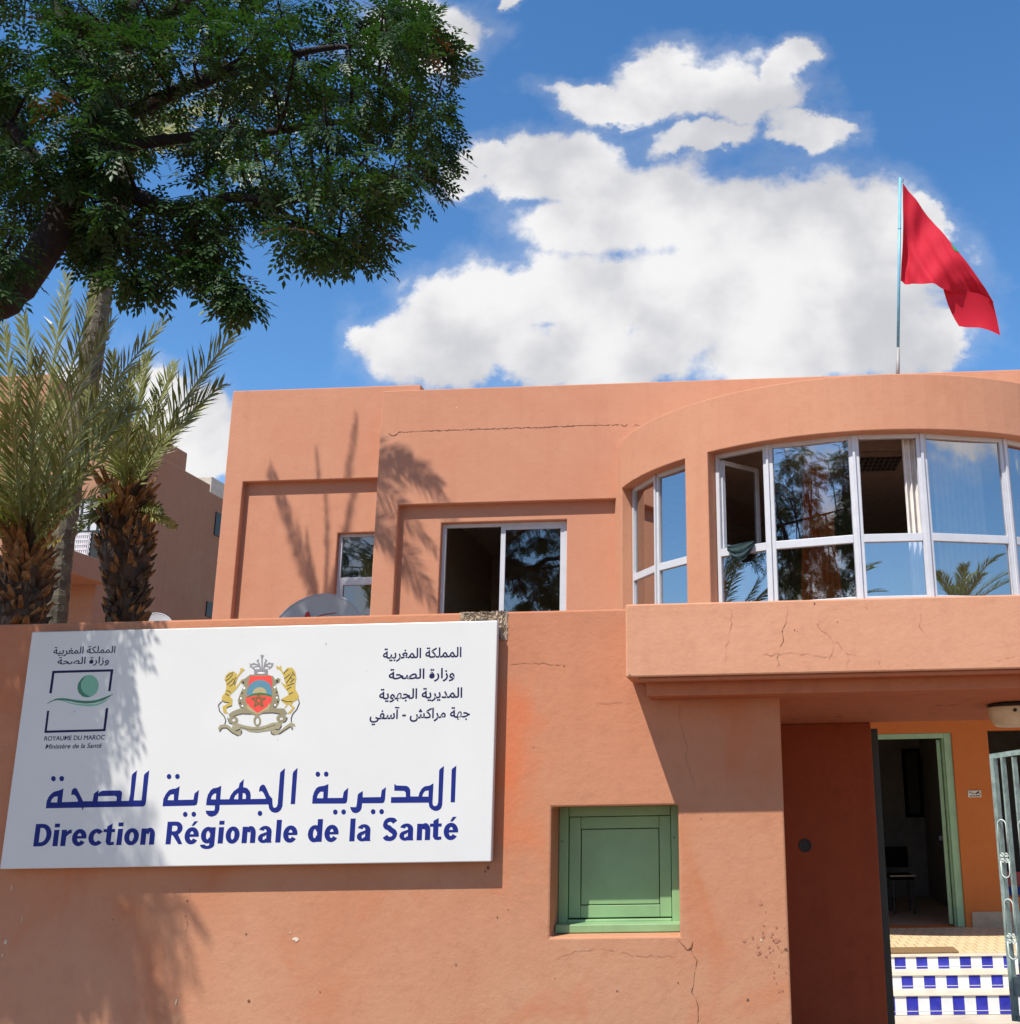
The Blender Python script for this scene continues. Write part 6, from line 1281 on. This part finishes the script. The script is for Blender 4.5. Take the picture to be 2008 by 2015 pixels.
# ================================================================== street tree
tree = thing('street_tree', 'large leafy street tree leaning in over the wall from the left, dark feathery leaves', 'tree', (-6.1, -1.0, GROUND))
def limb(*pp): return [at(x, y, Y * .45 if Y < 0 else Y) for x, y, Y in pp]
trunk = [Vector((-6.1, -1.0, GROUND)), Vector((-5.95, -.95, 1.2)), Vector((-5.65, -.75, 2.8))] + limb((-75, 655, -1.2), (8, 588, -1.1), (72, 515, -1.0), (130, 408, -.8), (172, 300, -.6), (205, 200, -.4), (235, 100, -.2), (262, 0, 0), (290, -140, .2), (330, -320, .4))
limbs = [(trunk, [.19, .16, .135, .118, .112, .105, .096, .085, .070, .058, .048, .04, .02])]
def L_(r0, r1, *pp): p_ = limb(*pp); limbs.append((p_, [r0 + (r1 - r0) * i / (len(p_) - 1) for i in range(len(p_))]))
L_(.075, .012, (148, 372, -.75), (200, 358, -.65), (262, 384, -.55), (330, 412, -.5), (398, 408, -.4), (452, 388, -.3), (530, 396, -.1), (620, 388, .1), (720, 372, .3), (800, 380, .4))
L_(.060, .012, (190, 250, -.5), (290, 205, -.3), (420, 152, 0), (550, 112, .3), (690, 90, .5), (820, 100, .7))
L_(.050, .010, (176, 305, -.6), (280, 282, -.4), (400, 268, 0), (520, 262, .2), (660, 240, .5), (800, 250, .7), (870, 280, .8))
L_(.055, .012, (132, 402, -.8), (85, 330, -.6), (20, 245, -.4), (-60, 150, -.2), (-160, 60, 0))
L_(.050, .012, (235, 100, -.2), (340, 20, 0), (470, -60, .2), (620, -130, .4), (760, -160, .6))
L_(.045, .012, (205, 200, -.4), (150, 100, -.2), (105, 0, 0), (60, -120, .2))
L_(.028, .006, (398, 408, -.4), (385, 455, -.4), (402, 495, -.4), (440, 540, -.35), (470, 572, -.35))
L_(.028, .006, (300, 400, -.5), (250, 455, -.55), (255, 510, -.55), (272, 550, -.5))
L_(.026, .006, (530, 396, -.1), (590, 440, 0), (650, 470, .1), (715, 515, .1))
limbs.append(([trunk[4], Vector((-5.6, -1.9, 5.0)), Vector((-6.2, -2.5, 5.5)), Vector((-5.2, -3.7, 6.1)), Vector((-3.6, -4.2, 6.5)), Vector((-2.4, -4.5, 6.7))], [.07, .06, .05, .04, .03, .012]))
L_(.050, .010, (8, 588, -1.1), (-90, 480, -1.2), (-230, 400, -1.3), (-380, 330, -1.4), (-520, 300, -1.5))
s = MB()
def smooth_path(pts, rad, k=5):
    o, rr = [], []
    for i in range(len(pts) - 1):
        a = pts[max(i - 1, 0)]; b_, c_ = pts[i], pts[i + 1]; d = pts[min(i + 2, len(pts) - 1)]
        for j in range(k):
            t = j / k; o.append(.5 * ((2 * b_) + (c_ - a) * t + (2 * a - 5 * b_ + 4 * c_ - d) * t * t + (3 * b_ - a - 3 * c_ + d) * t ** 3)); rr.append(rad[i] + (rad[i + 1] - rad[i]) * t)
    o.append(pts[-1]); rr.append(rad[-1]); return o, rr
nodes = []
for pts, rad in limbs:
    o_, r_ = smooth_path(pts, rad); s.tube(o_, [x * rnd.uniform(.93, 1.09) for x in r_], 12 if rad[0] > .1 else 8); nodes += list(zip(o_[2:], r_[2:]))
B_ = [  # bough centres of the crown: x, y on the photograph, depth, reach in metres
]
def rows(y, xs, Yr, reach):
    for x in xs:
        if rnd.random() < .13: continue
        B_.append((x + rnd.uniform(-16, 16), y + rnd.uniform(-14, 14), rnd.uniform(*Yr), reach * rnd.uniform(.85, 1.15)))
for Yr in ((-.55, .2), (.3, 1.2)):
    rows(8, (50, 150, 260, 360, 460, 560, 660, 750), Yr, .30); rows(60, (60, 210, 320, 420, 520, 610, 700, 780), Yr, .28)
    rows(115, (40, 180, 290, 390, 490, 590, 690, 780), Yr, .28); rows(180, (60, 230, 330, 430, 530, 630, 720, 800), Yr, .27)
    rows(245, (40, 130, 260, 360, 460, 560, 660, 760), Yr, .27); rows(305, (60, 230, 320, 420, 520, 620, 710, 790), Yr, .26)
rows(365, (40, 110, 220, 310, 400, 490, 590, 680, 760), (-.4, .4), .25); rows(365, (230, 330, 430, 530, 640, 730), (.4, 1.2), .25)
rows(420, (30, 180, 250, 330, 400, 480, 560, 640, 700), (-.45, .3), .22); rows(430, (170, 240, 420, 540, 620), (.4, 1.0), .22)
rows(470, (25, 150, 200, 270, 380, 440, 560, 640), (-.45, .2), .19); rows(500, (180, 240, 300, 370, 600), (-.45, .2), .17)
rows(530, (175, 230, 290, 340, 390), (-.45, .1), .15)
B_ += [(845, 40, .5, .20), (865, 85, .5, .20), (885, 125, .6, .16), (868, 165, .5, .18), (850, 215, .5, .20), (875, 262, .6, .15), (860, 318, .6, .16), (865, 345, .6, .13), (835, 352, .5, .16), (745, 405, .3, .15), (735, 440, .2, .12),
       (690, 500, .1, .14), (725, 520, .1, .12), (655, 505, .1, .12), (640, 522, .1, .08), (430, 560, -.35, .12), (455, 600, -.35, .12), (485, 598, -.35, .12), (440, 575, -.35, .12), (395, 545, -.4, .12), (262, 575, -.5, .12), (235, 570, -.5, .10), (300, 560, -.5, .10), (350, 565, -.4, .08),
       (15, 480, -.9, .14), (5, 530, -.95, .12), (30, 440, -.9, .16), (470, 620, -.35, .08), (760, 25, .3, .22), (810, 10, .3, .18)]
# the part of the crown outside the picture: it shades the board and the wall
for x, y, Y, rc in [(-120, 300, -.6, .35), (-250, 200, -.8, .4), (-60, 60, -.2, .3), (-150, -60, 0, .4), (100, -90, .1, .4), (280, -110, .2, .4), (450, -100, .3, .4), (620, -90, .4, .35), (760, -80, .5, .3), (-300, 40, -.5, .4), (-420, 330, -1.2, .4), (200, -230, .4, .4), (420, -230, .5, .4), (0, -220, .3, .4), (600, -220, .6, .35),
                    (-150, 480, -1.15, .30), (-260, 420, -1.25, .32), (-350, 470, -1.35, .32), (-210, 560, -1.2, .26), (-300, 590, -1.3, .28), (-420, 560, -1.4, .3), (-130, 600, -1.15, .2), (-90, 540, -1.1, .2), (-480, 430, -1.4, .32), (-380, 680, -1.4, .28), (-260, 690, -1.3, .22), (-500, 640, -1.5, .3), (-560, 520, -1.5, .32), (-620, 620, -1.55, .3), (-460, 760, -1.5, .25), (-180, 660, -1.2, .16), (-600, 760, -1.55, .28), (-330, 790, -1.4, .2), (-540, 880, -1.55, .22), (-700, 500, -1.6, .32), (-720, 700, -1.6, .3)]:
    B_.append((x, y, Y, rc))
for x, y in [(95, 130), (140, 190), (190, 120), (120, 260), (175, 240), (220, 180), (150, 320), (95, 350), (195, 330), (230, 280), (210, 400), (55, 290), (250, 90), (150, 60)]: B_.append((x, y, -.75 if y < 300 else -.62, .17))
for k in range(60):      # the far side of the crown, out of the picture to the left
    X_, Y_, Z_ = rnd.uniform(-8.6, -5.2), rnd.uniform(-3.0, .6), rnd.uniform(5.6, 8.2)
    hx, hz = X_ + .67 * abs(Y_), Z_ - 1.95 * abs(Y_)
    if Y_ < 0 and hx > -4.85 and 0 < hz < 2.9 and rnd.random() < .7: continue
    B_.append((X_, Z_, Y_, rnd.uniform(.35, .55), 'w'))
for k in range(70):      # the street side of the crown, overhead of the camera's view
    Y_ = rnd.uniform(-5.2, -3.5); X_ = rnd.uniform(-4.6, -1.7); Z_ = rnd.uniform(4.9, min(8.3, .1 + 1.95 * abs(Y_) - .4))
    B_.append((X_, Z_, Y_, rnd.uniform(.30, .42), 'w'))
# low outer boughs that shade the left end of the wall
for k in range(26):
    wx, wz, d_ = rnd.uniform(-4.75, -3.55), rnd.uniform(.25, 1.15), rnd.uniform(1.5, 2.0)
    if wx > -3.75 and wz < .6: continue
    B_.append((wx - .67 * d_, wz + 1.95 * d_, -d_, rnd.uniform(.16, .26), 'w'))
# one feathery leaf: paired leaflets on a stalk, unit length along x
def leaf_template():
    V, F = [], []; r = random.Random(2)
    def leaflet(px, ang, ln, wd, dz):
        i = len(V); c_, s_ = math.cos(ang), math.sin(ang); dr = -.10 * ln
        for u_, w_, z_ in ((0, 0, 0), (.42, -wd, .03), (1, 0, dr), (.42, wd, .03)):
            V.append((px + (u_ * ln) * c_ - w_ * s_, (u_ * ln) * s_ + w_ * c_, dz + z_ * .3 if z_ > 0 else dz + z_ * u_))
        F.append((i, i + 1, i + 2)); F.append((i, i + 2, i + 3))
    for k in range(4):
        x = .22 + k * .19; ln = .30 * (1 - .06 * abs(k - 1.5))
        for sg in (-1, 1): leaflet(x + .03 * sg, sg * (1.02 - .09 * k) + r.uniform(-.08, .08), ln, .062, -.12 * x * x)
    leaflet(.95, .05, .30, .062, -.12)
    i = len(V); V.extend([(0, -.006, 0), (0, .006, 0), (.95, .004, -.11), (.95, -.004, -.11)]); F.append((i, i + 1, i + 2)); F.append((i, i + 2, i + 3))
    return np.array(V, float), np.array(F, int)
TV, TF = leaf_template()
twigs = MB(); pos, dirs, ups, lens = [], [], [], []
q = random.Random(17)
cen = at(380, 240, .2)
for (x, y, Y, reach, *world_) in B_:
    if not world_ and y > 470 and x > 100: y -= 36
    C_ = Vector((x, Y, y)) if world_ else at(x, y, Y); np_, nr = min(nodes, key=lambda n_: (n_[0] - C_).length + (0.25 if n_[1] > .09 else 0))
    mid = np_.lerp(C_, .5) + Vector((q.uniform(-.06, .06), q.uniform(-.06, .06), q.uniform(.0, .10)))
    path = [bez(np_, mid, C_, i / 6) for i in range(7)]; twigs.tube(path, [min(nr * .8, .014) * (1 - i / 7) + .003 for i in range(7)], 5, cap=False)
    outw = (C_ - cen); outw.y *= .4; outw = outw.normalized() if outw.length > .01 else Vector((1, 0, 0))
    for t in range(int((6 + reach * 14.5) * (1.0 if not world_ else 1.35 if Y < -3.3 else .55))):
        d = Vector((q.gauss(0, 1), q.gauss(0, 1), q.gauss(0, .75))).normalized(); d = (d + outw * .55 + Vector((0, 0, -.10))).normalized()
        L0 = reach * q.uniform(.45, 1.0); st = C_.lerp(np_, q.uniform(0, .35)); e = st + d * L0 + Vector((0, 0, -.18 * L0)); md = st + d * L0 * .55
        pp = [bez(st, md, e, i / 4) for i in range(5)]; twigs.tube(pp, [.0035, .003, .0026, .002, .0014], 4, cap=False)
        nl = max(4, int(L0 / .043)); 
        for k in range(nl):
            tt = .25 + .75 * (k + q.random() * .5) / nl; p_ = bez(st, md, e, min(tt, 1)); td = (e - st).normalized()
            side = td.cross(Vector((0, 0, 1)));  side = side.normalized() if side.length > .05 else Vector((1, 0, 0)); sg = 1 if k % 2 else -1
            ld = td * q.uniform(.35, .8) + side * sg * q.uniform(.35, .9) + Vector((q.uniform(-.3, .3), q.uniform(-.3, .3), q.uniform(-.75, .08)))
            if tt > .93: ld = td + Vector((0, 0, -.35))
            pos.append(p_); dirs.append(ld.normalized()); ups.append((Vector((q.gauss(0, .35), q.gauss(0, .35), 1))).normalized()); lens.append(q.uniform(.15, .235))
pos, dirs, ups, lens = map(lambda a: np.array([tuple(v) if hasattr(v, '__len__') else v for v in a]), (pos, dirs, ups, lens))
side = np.cross(ups, dirs); side /= np.linalg.norm(side, axis=1)[:, None] + 1e-9; up2 = np.cross(dirs, side)
Vall = pos[:, None, :] + (dirs[:, None, :] * TV[None, :, 0:1] + side[:, None, :] * TV[None, :, 1:2] + up2[:, None, :] * TV[None, :, 2:3]) * lens[:, None, None]
nv = len(TV); Fall = (TF[None] + (np.arange(len(pos)) * nv)[:, None, None]).reshape(-1, 3)
me = bpy.data.meshes.new('crown'); me.vertices.add(len(pos) * nv); me.vertices.foreach_set('co', Vall.reshape(-1).astype(np.float32))
me.loops.add(len(Fall) * 3); me.loops.foreach_set('vertex_index', Fall.reshape(-1).astype(np.int32)); me.polygons.add(len(Fall)); me.polygons.foreach_set('loop_start', np.arange(0, len(Fall) * 3, 3, dtype=np.int32))
me.materials.append(M['leaf']); me.materials.append(M['dead_leaf']); 
clump = (np.sin(pos @ np.array([7.1, 3.3, 5.7])) + np.sin(pos @ np.array([-4.2, 6.1, 8.3]))) > 1.93
me.polygons.foreach_set('material_index', np.repeat(clump.astype(np.int32), len(TF))); me.update(calc_edges=True); me.validate()
co_ = bpy.data.objects.new('crown', me); col.objects.link(co_); adopt(co_, tree)
tr_ = s.build('trunk', M['bark'], tree, True)
twigs.build('branches', M['bark'], tree, True)
print('LEAVES', len(pos), 'faces', len(Fall))
